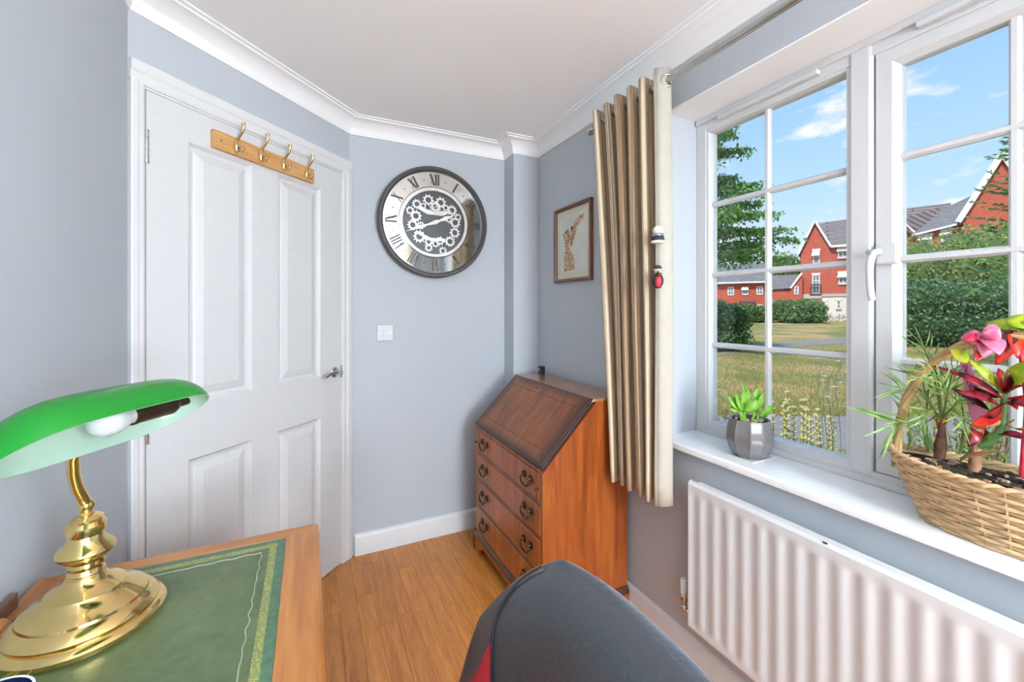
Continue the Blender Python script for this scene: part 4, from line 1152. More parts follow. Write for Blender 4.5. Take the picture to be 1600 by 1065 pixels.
# ================================================================== PLANTS ON THE SILL
M['potgrey'] = plain('grey_glaze', (0.16, 0.15, 0.148, 1), 0.14, var=0.08, scale=8, coat=0.4)
M['soil'] = plain('potting_soil', (0.045, 0.028, 0.018, 1), 0.95, var=0.5, scale=60, bump=0.6)
M['chip'] = plain('bark_chips', (0.40, 0.31, 0.22, 1), 0.9, var=0.5, scale=40)
def leafm(name, a, b, rough=0.35, tr=0.3):
    m = Mat(name)
    nz = m.n('ShaderNodeTexNoise', Scale=40.0, Detail=3.0); m.l(m.coord(), nz.inputs['Vector'])
    c = m.ramp(nz.outputs['Fac'], [(0.38, a), (0.62, b)])
    m.col(c); m.rough(rough)
    t = m.n('ShaderNodeBsdfTranslucent'); m.l(c, t.inputs[0])
    mix = m.n('ShaderNodeMixShader'); mix.inputs[0].default_value = tr
    m.l(m.b.outputs[0], mix.inputs[1]); m.l(t.outputs[0], mix.inputs[2]); m.l(mix.outputs[0], m.t.nodes['Material Output'].inputs[0])
    return m.m
M['lime'] = leafm('lime_leaf', (0.17, 0.42, 0.03, 1), (0.30, 0.58, 0.07, 1))
M['green'] = leafm('green_leaf', (0.10, 0.28, 0.04, 1), (0.20, 0.42, 0.08, 1))
M['palm'] = leafm('palm_leaf', (0.10, 0.22, 0.03, 1), (0.27, 0.40, 0.10, 1))
M['yellow'] = leafm('yellow_leaf', (0.32, 0.50, 0.02, 1), (0.70, 0.72, 0.05, 1))
M['redleaf'] = leafm('red_leaf', (0.05, 0.006, 0.010, 1), (0.50, 0.02, 0.035, 1), 0.25)
M['redbright'] = leafm('bright_red_leaf', (0.55, 0.02, 0.02, 1), (0.75, 0.06, 0.02, 1), 0.25)
M['darkleaf'] = leafm('dark_leaf', (0.03, 0.008, 0.012, 1), (0.10, 0.012, 0.02, 1), 0.2)
M['pink'] = leafm('pink_ribbon', (0.72, 0.16, 0.30, 1), (0.86, 0.30, 0.44, 1), 0.3)
M['redpetal'] = leafm('red_ribbon', (0.62, 0.02, 0.06, 1), (0.75, 0.06, 0.12, 1), 0.3)
M['stemw'] = plain('woody_stem', (0.34, 0.17, 0.09, 1), 0.7, var=0.3, scale=50, bump=0.3)
M['bark2'] = plain('shaggy_brown_stem', (0.11, 0.05, 0.025, 1), 0.85, var=0.5, scale=70, bump=0.6)
M['gstem'] = plain('green_stem', (0.08, 0.17, 0.05, 1), 0.5)
M['dry'] = plain('dry_leaf', (0.42, 0.20, 0.07, 1), 0.8, var=0.4)
M['wicker'] = plain('wicker', (0.60, 0.41, 0.22, 1), 0.45, var=0.22, scale=35)
M['wickerdark'] = plain('wicker_handle', (0.42, 0.27, 0.11, 1), 0.4, var=0.3, scale=25)

def leaf(p0, p1, w, sag=0.0, nrm=None, fold=0.15, tipw=0.0, shape=1.0, n=8):
    """blade from p0 to p1 as a curved, folded strip"""
    p0 = Vector(p0); p1 = Vector(p1); d = p1 - p0; ln = d.length; t = d.normalized()
    up = Vector(nrm) if nrm else Vector((0, 0, 1))
    sd = t.cross(up)
    if sd.length < 1e-3: sd = t.orthogonal()
    sd.normalize(); up = sd.cross(t).normalized()
    rr = []
    for i in range(n + 1):
        u = i / n
        c = p0 + d * u + up * (sag * 4 * u * (1 - u))
        ww = w * max(0.04, math.sin(PI * min(1, u ** shape * 0.97 + 0.03)) ** 0.8) if not tipw else w * (1 - u * (1 - tipw))
        rr.append([c - sd * ww / 2 + up * ww * fold, c, c + sd * ww / 2 + up * ww * fold])
    return MB_rings(rr)
def MB_rings(rr):
    return MB().rings(rr, False)
def build_leaf(mb, name, mat, parent, solid=0.0008):
    o = mb.build(name, M[mat], parent, smooth=170, solid=solid)
    return o

# ------------------------------------------------------------------ grey pot with lime leaves
pt = thing('potted_plant', 'lime green leafy plant in a fluted grey glazed pot on the window sill', 'potted plant', (1.325, 0.918, 0.800))
def flute(t, z):
    a = (t % (PI / 5)) - PI / 10
    return math.cos(PI / 10) / math.cos(a) * 1.03 + 0.022 * (abs(a) / (PI / 10)) ** 10
MB().lathe([(0.040, 0.0), (0.048, 0.004), (0.062, 0.030), (0.0685, 0.062), (0.0675, 0.092), (0.061, 0.120), (0.058, 0.126), (0.054, 0.125), (0.053, 0.112)], 160, cap1=False, fr=flute).build('pot', M['potgrey'], pt, smooth=50)
MB().lathe([(0.0, 0.116), (0.053, 0.114)], 24, cap0=False, cap1=False).build('soil', M['soil'], pt)
MB().box(-0.055, 0.055, -0.050, 0.050, 0.0002, 0.0028).build('coaster', M['upvc'], pt, bevel=0.001)
rl = random.Random(4)
for k in range(16):
    a = rl.random() * 6.28; r_ = 0.045 * rl.random() ** 0.5
    MB().sphere((r_ * math.cos(a), r_ * math.sin(a), 0.119), 0.006 + 0.004 * rl.random(), 6, 4, (1, 0.7, 0.6)).build('bark_chip', M['chip'], pt)
stems = [((-0.012, 0.022), (-0.022, 0.034, 0.178)), ((0.010, 0.004), (0.006, 0.008, 0.165)), ((0.005, -0.020), (0.008, -0.020, 0.172)), ((-0.02, -0.03), (-0.03, -0.045, 0.145)), ((0.02, -0.035), (0.03, -0.05, 0.15)), ((-0.025, 0.0), (-0.035, 0.03, 0.15))]
# leaf spread uses photo right = (0.90,-0.43) and up
ur = Vector((RX, RY, 0))
def LP(a, b, c=0.0): return ur * a + Vector((FX, FY, 0)) * c + Vector((0, 0, b))
st = [(-0.018, 0.108, -0.020, 0.165), (0.006, 0.108, 0.016, 0.160), (0.020, 0.108, 0.030, 0.150), (-0.010, 0.108, -0.030, 0.150)]
for a, b, c, d in st:
    MB().tube([LP(a, b), LP((a + c) / 2 + 0.003, (b + d) / 2), LP(c, d)], [0.0055, 0.0045, 0.003], 8).build('stem', M['lime'], pt, smooth=60)
lv = [(-0.022, 0.158, -0.012, 0.225, 0.030), (-0.026, 0.150, -0.060, 0.190, 0.028), (-0.020, 0.150, 0.020, 0.186, 0.030), (0.010, 0.155, 0.026, 0.222, 0.026), (0.022, 0.140, 0.020, 0.190, 0.022), (0.028, 0.140, 0.066, 0.168, 0.024), (-0.024, 0.145, -0.042, 0.200, 0.020), (-0.03, 0.150, -0.055, 0.152, 0.022), (0.015, 0.150, 0.034, 0.206, 0.018), (-0.012, 0.190, -0.024, 0.238, 0.010), (0.03, 0.112, 0.060, 0.140, 0.010), (-0.028, 0.112, -0.036, 0.150, 0.012)]
for i, (a, b, c, d, w) in enumerate(lv):
    cc = 0.016 * math.sin(i * 2.1)
    nv = Vector((-FX, -FY, 0.25 + 0.3 * math.sin(i))) 
    build_leaf(leaf(LP(a, b, cc * 0.4), LP(c * 1.12, d + (d - 0.12) * 0.10, cc), w * 1.12, 0.004, nv), 'leaf', 'green' if i in (4, 9, 10) else 'lime', pt)

# ------------------------------------------------------------------ basket with croton and palm
BKX, BKY, BKZ = 1.312, 0.318, 0.800
bk = thing('wicker_basket', 'oval woven wicker basket with tall hoop handle on the window sill', 'basket', (BKX, BKY, BKZ))
BH = 0.140
def bpos(t, h, off=0.0):
    """wall of the basket: t angle, h 0..1 height"""
    e_ = h ** 0.85
    a = lerp(0.058, 0.098, e_) + off; b = lerp(0.150, 0.215, e_) + off
    zt = BH * h + 0.012 * h * abs(math.sin(t)) ** 3
    return Vector((a * math.cos(t), b * math.sin(t), zt))
NS = 30
for r_ in range(15):
    h = 0.03 + r_ * 0.0635
    pts = []
    for i in range(NS * 4):
        t = 2 * PI * i / (NS * 4)
        pts.append(bpos(t, h, 0.0034 * math.cos(NS / 2 * t + PI * (r_ % 2)) * 1.0) + Vector((0, 0, 0.0008 * math.sin(3 * t + r_))))
    MB().tube(pts, 0.0046, 6, loop=True, cap=False).build('woven_strand', M['wicker'], bk, smooth=60)
for i in range(NS):
    t = 2 * PI * (i + 0.0) / NS
    MB().tube([bpos(t, 0.0), bpos(t, 0.35), bpos(t, 0.7), bpos(t, 0.98)], 0.0028, 5).build('stake', M['wicker'], bk, smooth=60)
for dph in (0, PI):
    pts = []
    for i in range(140):
        t = 2 * PI * i / 140
        pts.append(bpos(t, 0.985, 0.0045 * math.cos(26 * t + dph)) + Vector((0, 0, 0.0045 * math.sin(26 * t + dph))))
    MB().tube(pts, 0.0050, 6, loop=True, cap=False).build('rim_braid', M['wicker'], bk, smooth=60)
for i in range(120): pass
MB().rings([[bpos(2 * PI * i / 48, 0.02, -0.006) for i in range(48)]] + [[bpos(2 * PI * i / 48, h, -0.0065) for i in range(48)] for h in (0.3, 0.6, 0.9)], True, True, False).build('liner', M['soil'], bk, smooth=60)
for k in range(3):
    pts = []
    for i in range(49):
        t = PI * i / 48
        ph = 9 * t + k * 2 * PI / 3
        base = Vector((0, 0.205 * math.cos(t) * (1 - 0.0 * math.sin(t)), 0.100 + 0.335 * math.sin(t) ** 0.8))
        rad = Vector((0, math.cos(t), math.sin(t)))
        pts.append(base + (Vector((1, 0, 0)) * math.cos(ph) + rad * math.sin(ph)) * 0.0048)
    MB().tube(pts, 0.0056, 7).build('handle_cane', M['wickerdark'], bk, smooth=60)
# soil surface, lumpy
rr = []
rs_ = random.Random(8)
for k in range(7):
    f = k / 6
    rr.append([Vector((bpos(2 * PI * i / 40, 0.9).x * max(0.03, f) * 0.94, bpos(2 * PI * i / 40, 0.9).y * max(0.03, f) * 0.955, 0.122 + (rs_.random() * 0.012 if f < 1 else 0))) for i in range(40)])
stuff(MB().rings(rr, True, True, False).build('soil_surface', M['soil'], bk))
for k in range(130):
    a = rs_.random() * 6.28; f = rs_.random() ** 0.5 * 0.85
    p = bpos(a, 0.9) * f
    MB().sphere((p.x, p.y, 0.133), 0.004 + 0.006 * rs_.random(), 5, 4, (1, 1.2, 0.7)).build('soil_lump', M['chip'] if k % 4 == 0 else (M['stemw'] if k % 4 == 1 else M['soil']), bk)

# croton: thick stem, red and yellow leaves.  positions as photo offsets (right, up, away) from a base point
def PX3(px, py, X):
    """point on the plane x = X seen at this place of the frame"""
    l = (px - 800) / 656
    d = Vector((FX + l * RX, FY + l * RY, -(py - 483) / 656))
    t = X / d.x
    return Vector((0, 0, CAM_H)) + d * t
cb_ = PX3(1522, 728, 1.325)
cr_ = thing('croton_plant', 'croton with dark red and yellow leaves planted in the wicker basket', 'plant', cb_)
def cp(px, py, dx=0.0): return PX3(px, py, 1.325 + dx) - cb_
MB().tube([cp(1522, 735), cp(1525, 700), cp(1528, 668)], [0.011, 0.0095, 0.0105], 10).build('trunk', M['stemw'], cr_, smooth=60)
MB().tube(bez([cp(1526, 696), cp(1545, 690), cp(1562, 672), cp(1568, 645), cp(1570, 622)], 6), [0.009] * 8 + [0.0075] * 9 + [0.006] * 8, 10).build('branch', M['gstem'], cr_, smooth=60)
CL = [  # tip, width, colour, tip depth, base
    ((1482, 578), 0.020, 'redleaf', -0.03, (1566, 622)), ((1512, 560), 0.018, 'yellow', -0.02, (1560, 606)),
    ((1516, 665), 0.030, 'redbright', -0.05, (1566, 632)), ((1496, 612), 0.024, 'redleaf', -0.06, (1562, 634)),
    ((1486, 606), 0.016, 'darkleaf', -0.02, (1545, 640)), ((1530, 650), 0.026, 'redleaf', -0.08, (1566, 630)),
    ((1620, 560), 0.034, 'yellow', -0.02, (1572, 610)), ((1560, 575), 0.020, 'redbright', 0.0, (1569, 614)), ((1575, 580), 0.016, 'redleaf', -0.02, (1570, 614)),
    ((1625, 600), 0.020, 'redleaf', -0.05, (1572, 616)), ((1622, 640), 0.022, 'redleaf', -0.04, (1574, 628)), ((1630, 615), 0.018, 'redbright', 0.02, (1574, 622)),
    ((1612, 690), 0.022, 'redleaf', -0.02, (1558, 678)), ((1545, 668), 0.018, 'dry', -0.02, (1556, 650)), ((1600, 668), 0.014, 'dry', -0.03, (1576, 660)),
    ((1436, 565), 0.010, 'redleaf', -0.02, (1564, 614)), ((1512, 698), 0.020, 'redleaf', -0.03, (1530, 668)), ((1540, 695), 0.018, 'redbright', 0.02, (1530, 660)),
    ((1495, 725), 0.010, 'green', 0.0, (1585, 655)), ((1590, 640), 0.016, 'redbright', -0.03, (1572, 632)),
    ((1515, 600), 0.018, 'redleaf', 0.03, (1564, 620)), ((1545, 590), 0.014, 'green', 0.03, (1568, 618)), ((1592, 585), 0.018, 'green', 0.02, (1572, 612)),
]
for i, (tp, w, mt, dz_, bs) in enumerate(CL):
    build_leaf(leaf(cp(bs[0], bs[1]), cp(tp[0], tp[1], dz_), w, 0.006, Vector((-0.5, -0.35, 0.75 - 0.5 * (i % 3))), 0.18), 'leaf', mt, cr_)
build_leaf(leaf(cp(1500, 716, -0.02), cp(1556, 708, -0.03), 0.016, 0.002, Vector((-0.4, -0.3, 0.8))), 'leaf', 'dry', cr_)
build_leaf(leaf(cp(1512, 566, -0.03), cp(1484, 545, -0.05), 0.026, 0.004, Vector((-0.7, -0.6, 0.3)), 0.1), 'leaf', 'yellow', cr_)
# right hand plant in the basket: a red stalk with a big red and a lime leaf
rb_ = PX3(1598, 745, 1.318)
rf = thing('red_stalked_plant', 'red stalked plant with red and lime top leaves at the right frame edge', 'plant', rb_)
def rp_(px, py, dx=0.0): return PX3(px, py, 1.318 + dx) - rb_
MB().tube(bez([rp_(1596, 745), rp_(1600, 690), rp_(1604, 630), rp_(1596, 560), rp_(1592, 520)], 5), 0.004, 8).build('stalk', M['redpetal'], rf, smooth=60)
for tp, w, mt, dz_, bs in (((1556, 570), 0.026, 'redbright', -0.02, (1588, 514)), ((1540, 505), 0.030, 'yellow', 0.02, (1596, 515)), ((1570, 498), 0.036, 'yellow', 0.0, (1618, 512)), ((1590, 560), 0.024, 'redbright', -0.03, (1580, 512)), ((1630, 500), 0.03, 'yellow', 0.0, (1595, 520)), ((1562, 545), 0.024, 'darkleaf', -0.035, (1586, 516)), ((1640, 660), 0.02, 'redleaf', -0.02, (1604, 640))):
    build_leaf(leaf(rp_(*bs), rp_(tp[0], tp[1], dz_), w, 0.005, Vector((-0.65, -0.5, 0.4)), 0.12), 'leaf', mt, rf)

# pink ribbon bow
bw_ = PX3(1540, 540, 1.285)
rbn = thing('ribbon_bow', 'pink and red ribbon bow tied among the leaves of the basket', 'ribbon', bw_)
def bp_(px, py, dx=0.0): return PX3(px, py, 1.285 + dx) - bw_
for tp, bs, w, mt, dz_ in (((1500, 528), (1541, 532), 0.032, 'pink', -0.015), ((1505, 532), (1530, 530), 0.022, 'redpetal', -0.03), ((1562, 512), (1537, 532), 0.030, 'pink', -0.01), ((1555, 506), (1536, 532), 0.026, 'pink', 0.015), ((1562, 555), (1536, 530), 0.036, 'pink', -0.03), ((1536, 560), (1534, 532), 0.028, 'pink', -0.02), ((1522, 565), (1534, 534), 0.020, 'pink', -0.01), ((1527, 562), (1524, 545), 0.018, 'redbright', -0.02)):
    build_leaf(leaf(bp_(*bs), bp_(tp[0], tp[1], dz_), w, 0.008, Vector((-0.7, -0.6, 0.35)), 0.22), 'ribbon_loop', mt, rbn)
MB().sphere((0, 0, 0.006), 0.008, 10, 7).build('knot', M['pink'], rbn, smooth=60)

# pink plant label with handwriting
tg_ = PX3(1528, 680, 1.345)
tgl = thing('plant_label', 'pink plastic plant label with black handwriting stuck in the basket', 'plant label', tg_)
a0, a1, a2, a3 = [PX3(px, py, 1.345) - tg_ for px, py in ((1514, 645), (1540, 640), (1514, 560), (1499, 562))]
M['tagpink'] = plain('pink_plastic', (0.78, 0.25, 0.40, 1), 0.35, var=0.03)
q0 = PX3(1528, 690, 1.345) - tg_
th_ = Vector((0.0012, 0.0004, 0))
pts = [q0, a1, a2, a3, a0]
MB().add([p for p in pts] + [p + th_ for p in pts], [(0, 1, 2, 3, 4), (9, 8, 7, 6, 5)] + [(i, (i + 1) % 5, 5 + (i + 1) % 5, 5 + i) for i in range(5)]).build('tag', M['tagpink'], tgl)
wr_ = random.Random(12)
dn_ = (((a0 + a1) / 2) - ((a2 + a3) / 2)); ac_ = (a1 - a0) * 0.55
for ln_ in range(2):
    p = (a2 + a3) / 2 + dn_ * 0.10 + ac_ * (0.15 - 0.5 * ln_) * 0.5 - th_ * 0.8
    pts = []
    for i in range(26):
        pts.append(p + dn_ * (0.031 * i) + ac_ * (wr_.random() - 0.5) * 0.30)
    MB().tube(pts, 0.0006, 4).build('handwriting', M['black'], tgl)

# palm fronds on the left side of the basket
pb = PX3(1468, 705, 1.330)
pa = thing('palm_plant', 'small feathery palm with a shaggy brown stem planted in the basket', 'plant', pb)
def pp(px, py, dx=0.0): return PX3(px, py, 1.330 + dx) - pb
MB().tube([pp(1468, 715), pp(1469, 696), pp(1471, 678), pp(1472, 655)], [0.009, 0.012, 0.008, 0.004], 9).build('stem', M['bark2'], pa, smooth=60)
for k in range(9):
    s_ = -1 + 2 * k / 8
    build_leaf(leaf(pp(1470 + s_ * 4, 676), pp(1472 + s_ * 14, 655 - 6 * math.cos(s_), 0.01 * math.sin(k * 2)), 0.006, 0.002), 'husk', 'dry', pa)
def frond(base, mids, nl, ll, w, parent, seed, mat='palm', depth=0.0, skip=0.35):
    rd = random.Random(seed)
    pts = bez([pp(*base)] + [pp(m_[0], m_[1], m_[2] if len(m_) > 2 else 0) for m_ in mids], 6)
    n = len(pts)
    st_ = MB().tube(pts, [lerp(0.0022, 0.0010, i / (n - 1)) for i in range(n)], 6).build('frond_stem', M['palm'], parent, smooth=60)
    for k in range(nl):
        u = lerp(skip, 1.0, k / max(1, nl - 1)); i = min(n - 2, int(u * (n - 1)))
        p = pts[i]; t = (pts[i + 1] - pts[i]).normalized()
        for sg in ((-1, 1) if k < nl - 1 else (0,)):
            sd = t.cross(Vector((-FX, -FY, 0.3))).normalized()
            d = (t * (0.75 + 0.2 * rd.random()) + sd * sg * 0.75 + Vector((FX, FY, 0)) * (rd.random() - 0.5) * 0.5).normalized()
            l_ = ll * (0.75 + 0.4 * rd.random())
            build_leaf(leaf(p, p + d * l_, w, 0.004 * sg, Vector((-FX, -FY, 0.5)), 0.1, shape=0.8, n=5), 'leaflet', mat, st_, 0)
FR = [  # base, course (with depth offset), leaflets, leaflet length, width, start of leaflets
    ((1450, 700), [(1440, 670, -0.02), (1420, 658, -0.03), (1396, 663, -0.05)], 4, 0.105, 0.0060, 0.86),
    ((1470, 660), [(1452, 630, -0.01), (1432, 612, -0.02), (1404, 605, -0.03)], 4, 0.062, 0.0050, 0.84),
    ((1471, 655), [(1468, 610), (1456, 560, 0.01), (1440, 535, 0.02)], 7, 0.065, 0.0038, 0.35),
    ((1472, 655), [(1482, 610), (1490, 580, 0.01), (1508, 565, 0.02)], 7, 0.060, 0.0038, 0.35),
    ((1472, 655), [(1478, 620, -0.03), (1468, 590, -0.05), (1446, 582, -0.07)], 7, 0.065, 0.0038, 0.35),
    ((1472, 655), [(1495, 630), (1512, 624, 0.02), (1528, 632, 0.03)], 5, 0.055, 0.0038, 0.35),
    ((1470, 655), [(1450, 625, 0.03), (1438, 590, 0.04), (1420, 578, 0.05)], 7, 0.060, 0.0038, 0.35),
    ((1420, 703), [(1421, 670), (1417, 640, 0.01), (1409, 616, 0.02)], 5, 0.050, 0.0055, 0.40),
    ((1462, 708), [(1440, 682, -0.03), (1425, 660, -0.04), (1408, 652, -0.05)], 4, 0.055, 0.0040, 0.45),
    ((1471, 655), [(1462, 600, 0.0), (1444, 545, -0.01), (1415, 512, -0.02)], 1, 0.03, 0.0025, 0.9),
    ((1471, 655), [(1486, 640, -0.03), (1500, 650, -0.05), (1506, 672, -0.06)], 5, 0.05, 0.0038, 0.3),
    ((1471, 655), [(1456, 640, -0.04), (1444, 650, -0.06), (1436, 676, -0.07)], 5, 0.05, 0.0038, 0.3),
    ((1450, 706), [(1448, 650, 0.03), (1452, 600, 0.05), (1462, 575, 0.06)], 7, 0.055, 0.0036, 0.3),
    ((1500, 705), [(1506, 660, 0.03), (1500, 620, 0.05), (1488, 600, 0.06)], 6, 0.055, 0.0038, 0.3),
]
for i_, (b_, m_, n_, l_, w_, sk_) in enumerate(FR):
    frond(b_, m_, n_, l_, w_, pa, i_ + 1, 'lime' if i_ == 7 else 'palm', 0, sk_)

# ================================================================== OUTSIDE
def heading(px, f):
    """floor plan point at distance f along the viewing axis, seen at frame column px"""
    l = (px - 800) / 656 * f
    return Vector((FX * f + RX * l, FY * f + RY * l))
def gz(f):
    t = max(0, min(1, (f - 6) / 30)); t = t * t * (3 - 2 * t)
    return -0.15 + 0.35 * t
def zat(py, f): return CAM_H - (py - 483) / 656 * f
def gpt(px, py):
    f = 6.0
    for _ in range(60):
        f += 0.5 * ((CAM_H - gz(f)) * 656 / (py - 483) - f)
    p = heading(px, f); return Vector((p.x, p.y, gz(f)))
def fdist(x, y): return x * FX + y * FY

def grass_mat():
    m = Mat('dry_lawn')
    n1 = m.n('ShaderNodeTexNoise', Scale=0.45, Detail=5.0, Roughness=0.6); m.l(m.coord(), n1.inputs['Vector'])
    n2 = m.n('ShaderNodeTexNoise', Scale=14.0, Detail=4.0, Roughness=0.7); m.l(m.coord(), n2.inputs['Vector'])
    a = m.ramp(n1.outputs['Fac'], [(0.38, (0.17, 0.22, 0.05, 1)), (0.50, (0.36, 0.31, 0.095, 1)), (0.60, (0.54, 0.36, 0.16, 1))])
    b = m.ramp(n2.outputs['Fac'], [(0.30, (0.55, 0.52, 0.45, 1)), (0.65, (1.15, 1.12, 1.05, 1))])
    m.col(m.mixc(0.8, a, b, 'MULTIPLY')); m.rough(0.95)
    m.bump(n2.outputs['Fac'], 0.6, 0.03)
    return m.m
M['lawn'] = grass_mat()
M['path'] = plain('tarmac', (0.27, 0.245, 0.235, 1), 0.9, var=0.15, scale=25, bump=0.3)
gm = MB()
xs = [1.545 + (i / 44) ** 2.2 * 110 for i in range(45)]; ys = [-45 + 145 * j / 70 for j in range(71)]
gm.rings([[(x_, y_, gz(fdist(x_, y_))) for y_ in ys] for x_ in xs], False)
struct(gm.build('ground_lawn', M['lawn'], smooth=170))
def path(name, pts_lo, pts_hi, lift):
    a = []
    for lo, hi in zip(pts_lo, pts_hi):
        p, q = gpt(*lo), gpt(*hi)
        a.append([p + Vector((0, 0, -0.05)), p + Vector((0, 0, lift)), q + Vector((0, 0, lift)), q + Vector((0, 0, -0.05))])
    return struct(MB().rings(a, False).build(name, M['path']))
path('garden_path', [(1040, 566), (1120, 556), (1200, 546), (1260, 541), (1322, 537), (1420, 531), (1560, 527)], [(1040, 550), (1120, 544), (1200, 537), (1260, 532), (1322, 527), (1420, 522), (1560, 518)], 0.015)
path('garden_path', [(1000, 705), (1120, 704), (1240, 704), (1330, 704), (1480, 710), (1640, 720)], [(1000, 652), (1120, 650), (1240, 650), (1330, 650), (1480, 652), (1640, 655)], 0.012)
# rough grass blades on the nearer lawn: nobody could count them
gr = MB(); rg = random.Random(21)
gv, gf = [], []
for i in range(26000):
    f = 5.6 + 11 * rg.random() ** 1.6
    px = 1085 + 540 * rg.random()
    p = heading(px, f)
    h = 0.035 + 0.05 * rg.random(); a = rg.random() * 6.28; w = 0.006 + 0.006 * rg.random()
    z = gz(f); b = len(gv)
    tx, ty = (rg.random() - 0.5) * 0.06, (rg.random() - 0.5) * 0.06
    gv += [(p.x - w * math.cos(a), p.y - w * math.sin(a), z), (p.x + w * math.cos(a), p.y + w * math.sin(a), z), (p.x + tx, p.y + ty, z + h)]
    gf.append((b, b + 1, b + 2))
gr.v, gr.f = gv, gf
M['blade'] = leaf_mat('grass_blades', [(0.24, 0.27, 0.06, 1), (0.40, 0.36, 0.12, 1), (0.54, 0.40, 0.20, 1), (0.20, 0.29, 0.06, 1)], 0.3, 0.8)
go = gr.build('grass', M['blade']); tag(go, 'short patchy grass blades on the lawn outside the window', 'grass', kind='stuff')

# ------------------------------------------------------------------ foliage
def leaf_cloud(mb, n, sampler, size, rd, droop=0.0):
    for i in range(n):
        p = sampler(rd)
        a = rd.random() * 6.28; e_ = (rd.random() - 0.5) * 2.2
        d = Vector((math.cos(a) * math.cos(e_), math.sin(a) * math.cos(e_), math.sin(e_) - droop)).normalized()
        q = d.orthogonal().normalized(); q.rotate(Matrix.Rotation(rd.random() * 6.28, 3, d))
        s = size * (0.6 + 0.8 * rd.random()); b = len(mb.v)
        mb.v += [tuple(p - d * s), tuple(p + q * s * 0.55), tuple(p + d * s), tuple(p - q * s * 0.55)]
        mb.f.append((b, b + 1, b + 2, b + 3))
def blob_sampler(blobs):
    def f(rd):
        c, r = rd.choice(blobs)
        while True:
            v = Vector((rd.gauss(0, 1), rd.gauss(0, 1), rd.gauss(0, 1)))
            if v.length > 1e-3: break
        v.normalize(); k = 0.72 + 0.32 * rd.random()
        return Vector((c[0] + v.x * r[0] * k, c[1] + v.y * r[1] * k, max(c[2] + v.z * r[2] * k, 0.02)))
    return f
def bush(name, label, cat, px0, px1, ptop, f, n, size, mat, seed, depth=1.2, group=None, base=None, rows=2, core='core_leaf'):
    """hedge or shrub filling columns px0..px1 up to frame row ptop at distance f"""
    c = heading((px0 + px1) / 2, f); g = gz(f) if base is None else base
    root = thing(name, label, cat, (c.x, c.y, g), -YAW, group)
    W = (px1 - px0) / 656 * f; H = zat(ptop, f) - g
    rd = random.Random(seed)
    blobs = []
    nb = max(2, int(W / (H * 0.45)) + 1)
    for i in range(nb):
        for r_ in range(rows):
            for dd in (-0.3, 0.3):
                xx = -W / 2 + W * (i + 0.5) / nb + (rd.random() - 0.5) * 0.2 * W / nb
                rz_ = H * (0.30 + 0.06 * rd.random()) if rows == 2 else H * 0.5
                zc = H * (0.30 + 0.36 * r_) + (rd.random() - 0.5) * 0.1 * H
                rx_ = max(W / nb * 0.72, rz_ * 0.8)
                xx = max(-W / 2 + rx_ * 0.85, min(W / 2 - rx_ * 0.85, xx))
                blobs.append(((xx, depth * dd, min(zc, H - rz_)), (rx_, depth * 0.6, rz_)))
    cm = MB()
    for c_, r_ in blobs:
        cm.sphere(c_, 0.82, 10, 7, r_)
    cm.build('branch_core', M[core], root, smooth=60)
    lm = MB(); leaf_cloud(lm, n, blob_sampler(blobs), size, rd)
    stuff(lm.build('foliage', M[mat], root))
    return root
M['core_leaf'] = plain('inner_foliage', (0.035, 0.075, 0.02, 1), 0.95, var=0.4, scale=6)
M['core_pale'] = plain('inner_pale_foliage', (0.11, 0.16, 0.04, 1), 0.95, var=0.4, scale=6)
M['hedge'] = leaf_mat('hedge_leaves', [(0.06, 0.15, 0.035, 1), (0.13, 0.28, 0.07, 1), (0.28, 0.46, 0.14, 1), (0.10, 0.21, 0.06, 1)], 0.25)
M['hedgedark'] = leaf_mat('laurel_leaves', [(0.04, 0.10, 0.04, 1), (0.08, 0.18, 0.06, 1), (0.24, 0.36, 0.17, 1), (0.11, 0.28, 0.07, 1)], 0.2)
M['shrub'] = leaf_mat('pale_shrub_leaves', [(0.18, 0.28, 0.06, 1), (0.34, 0.43, 0.12, 1), (0.52, 0.55, 0.22, 1), (0.24, 0.40, 0.09, 1)], 0.35)
M['treeleaf'] = leaf_mat('tree_leaves', [(0.05, 0.16, 0.035, 1), (0.12, 0.30, 0.07, 1), (0.28, 0.48, 0.15, 1), (0.09, 0.22, 0.05, 1)], 0.35)
M['conifer'] = leaf_mat('conifer_sprays', [(0.06, 0.17, 0.03, 1), (0.13, 0.28, 0.05, 1), (0.22, 0.40, 0.09, 1)], 0.3)
M['bark'] = plain('bark', (0.16, 0.11, 0.075, 1), 0.9, var=0.3, scale=12, bump=0.4)
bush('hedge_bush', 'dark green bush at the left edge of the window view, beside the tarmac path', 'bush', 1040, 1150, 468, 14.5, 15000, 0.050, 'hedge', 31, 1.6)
bush('hedge_bush', 'low green hedge in front of the long brick house', 'hedge', 1143, 1198, 476, 35, 7000, 0.095, 'hedge', 32, 1.6)
bush('hedge_bush', 'clipped green bush in front of the gabled house with white ground floor', 'bush', 1217, 1277, 468, 34, 8000, 0.095, 'hedge', 33, 1.8)
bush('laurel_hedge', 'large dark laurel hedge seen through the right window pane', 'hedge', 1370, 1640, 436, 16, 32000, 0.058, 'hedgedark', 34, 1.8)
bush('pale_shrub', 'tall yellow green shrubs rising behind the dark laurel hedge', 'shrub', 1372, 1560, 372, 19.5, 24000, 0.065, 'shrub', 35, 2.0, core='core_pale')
bush('pale_shrub', 'highest yellow green shrub behind the laurel hedge at the right frame edge', 'shrub', 1490, 1700, 345, 18.8, 22000, 0.065, 'shrub', 36, 2.0, core='core_pale')
bush('far_tree', 'round distant tree showing above the low roof between the houses', 'tree', 1205, 1246, 393, 62, 6000, 0.18, 'shrub', 37, 3.0)

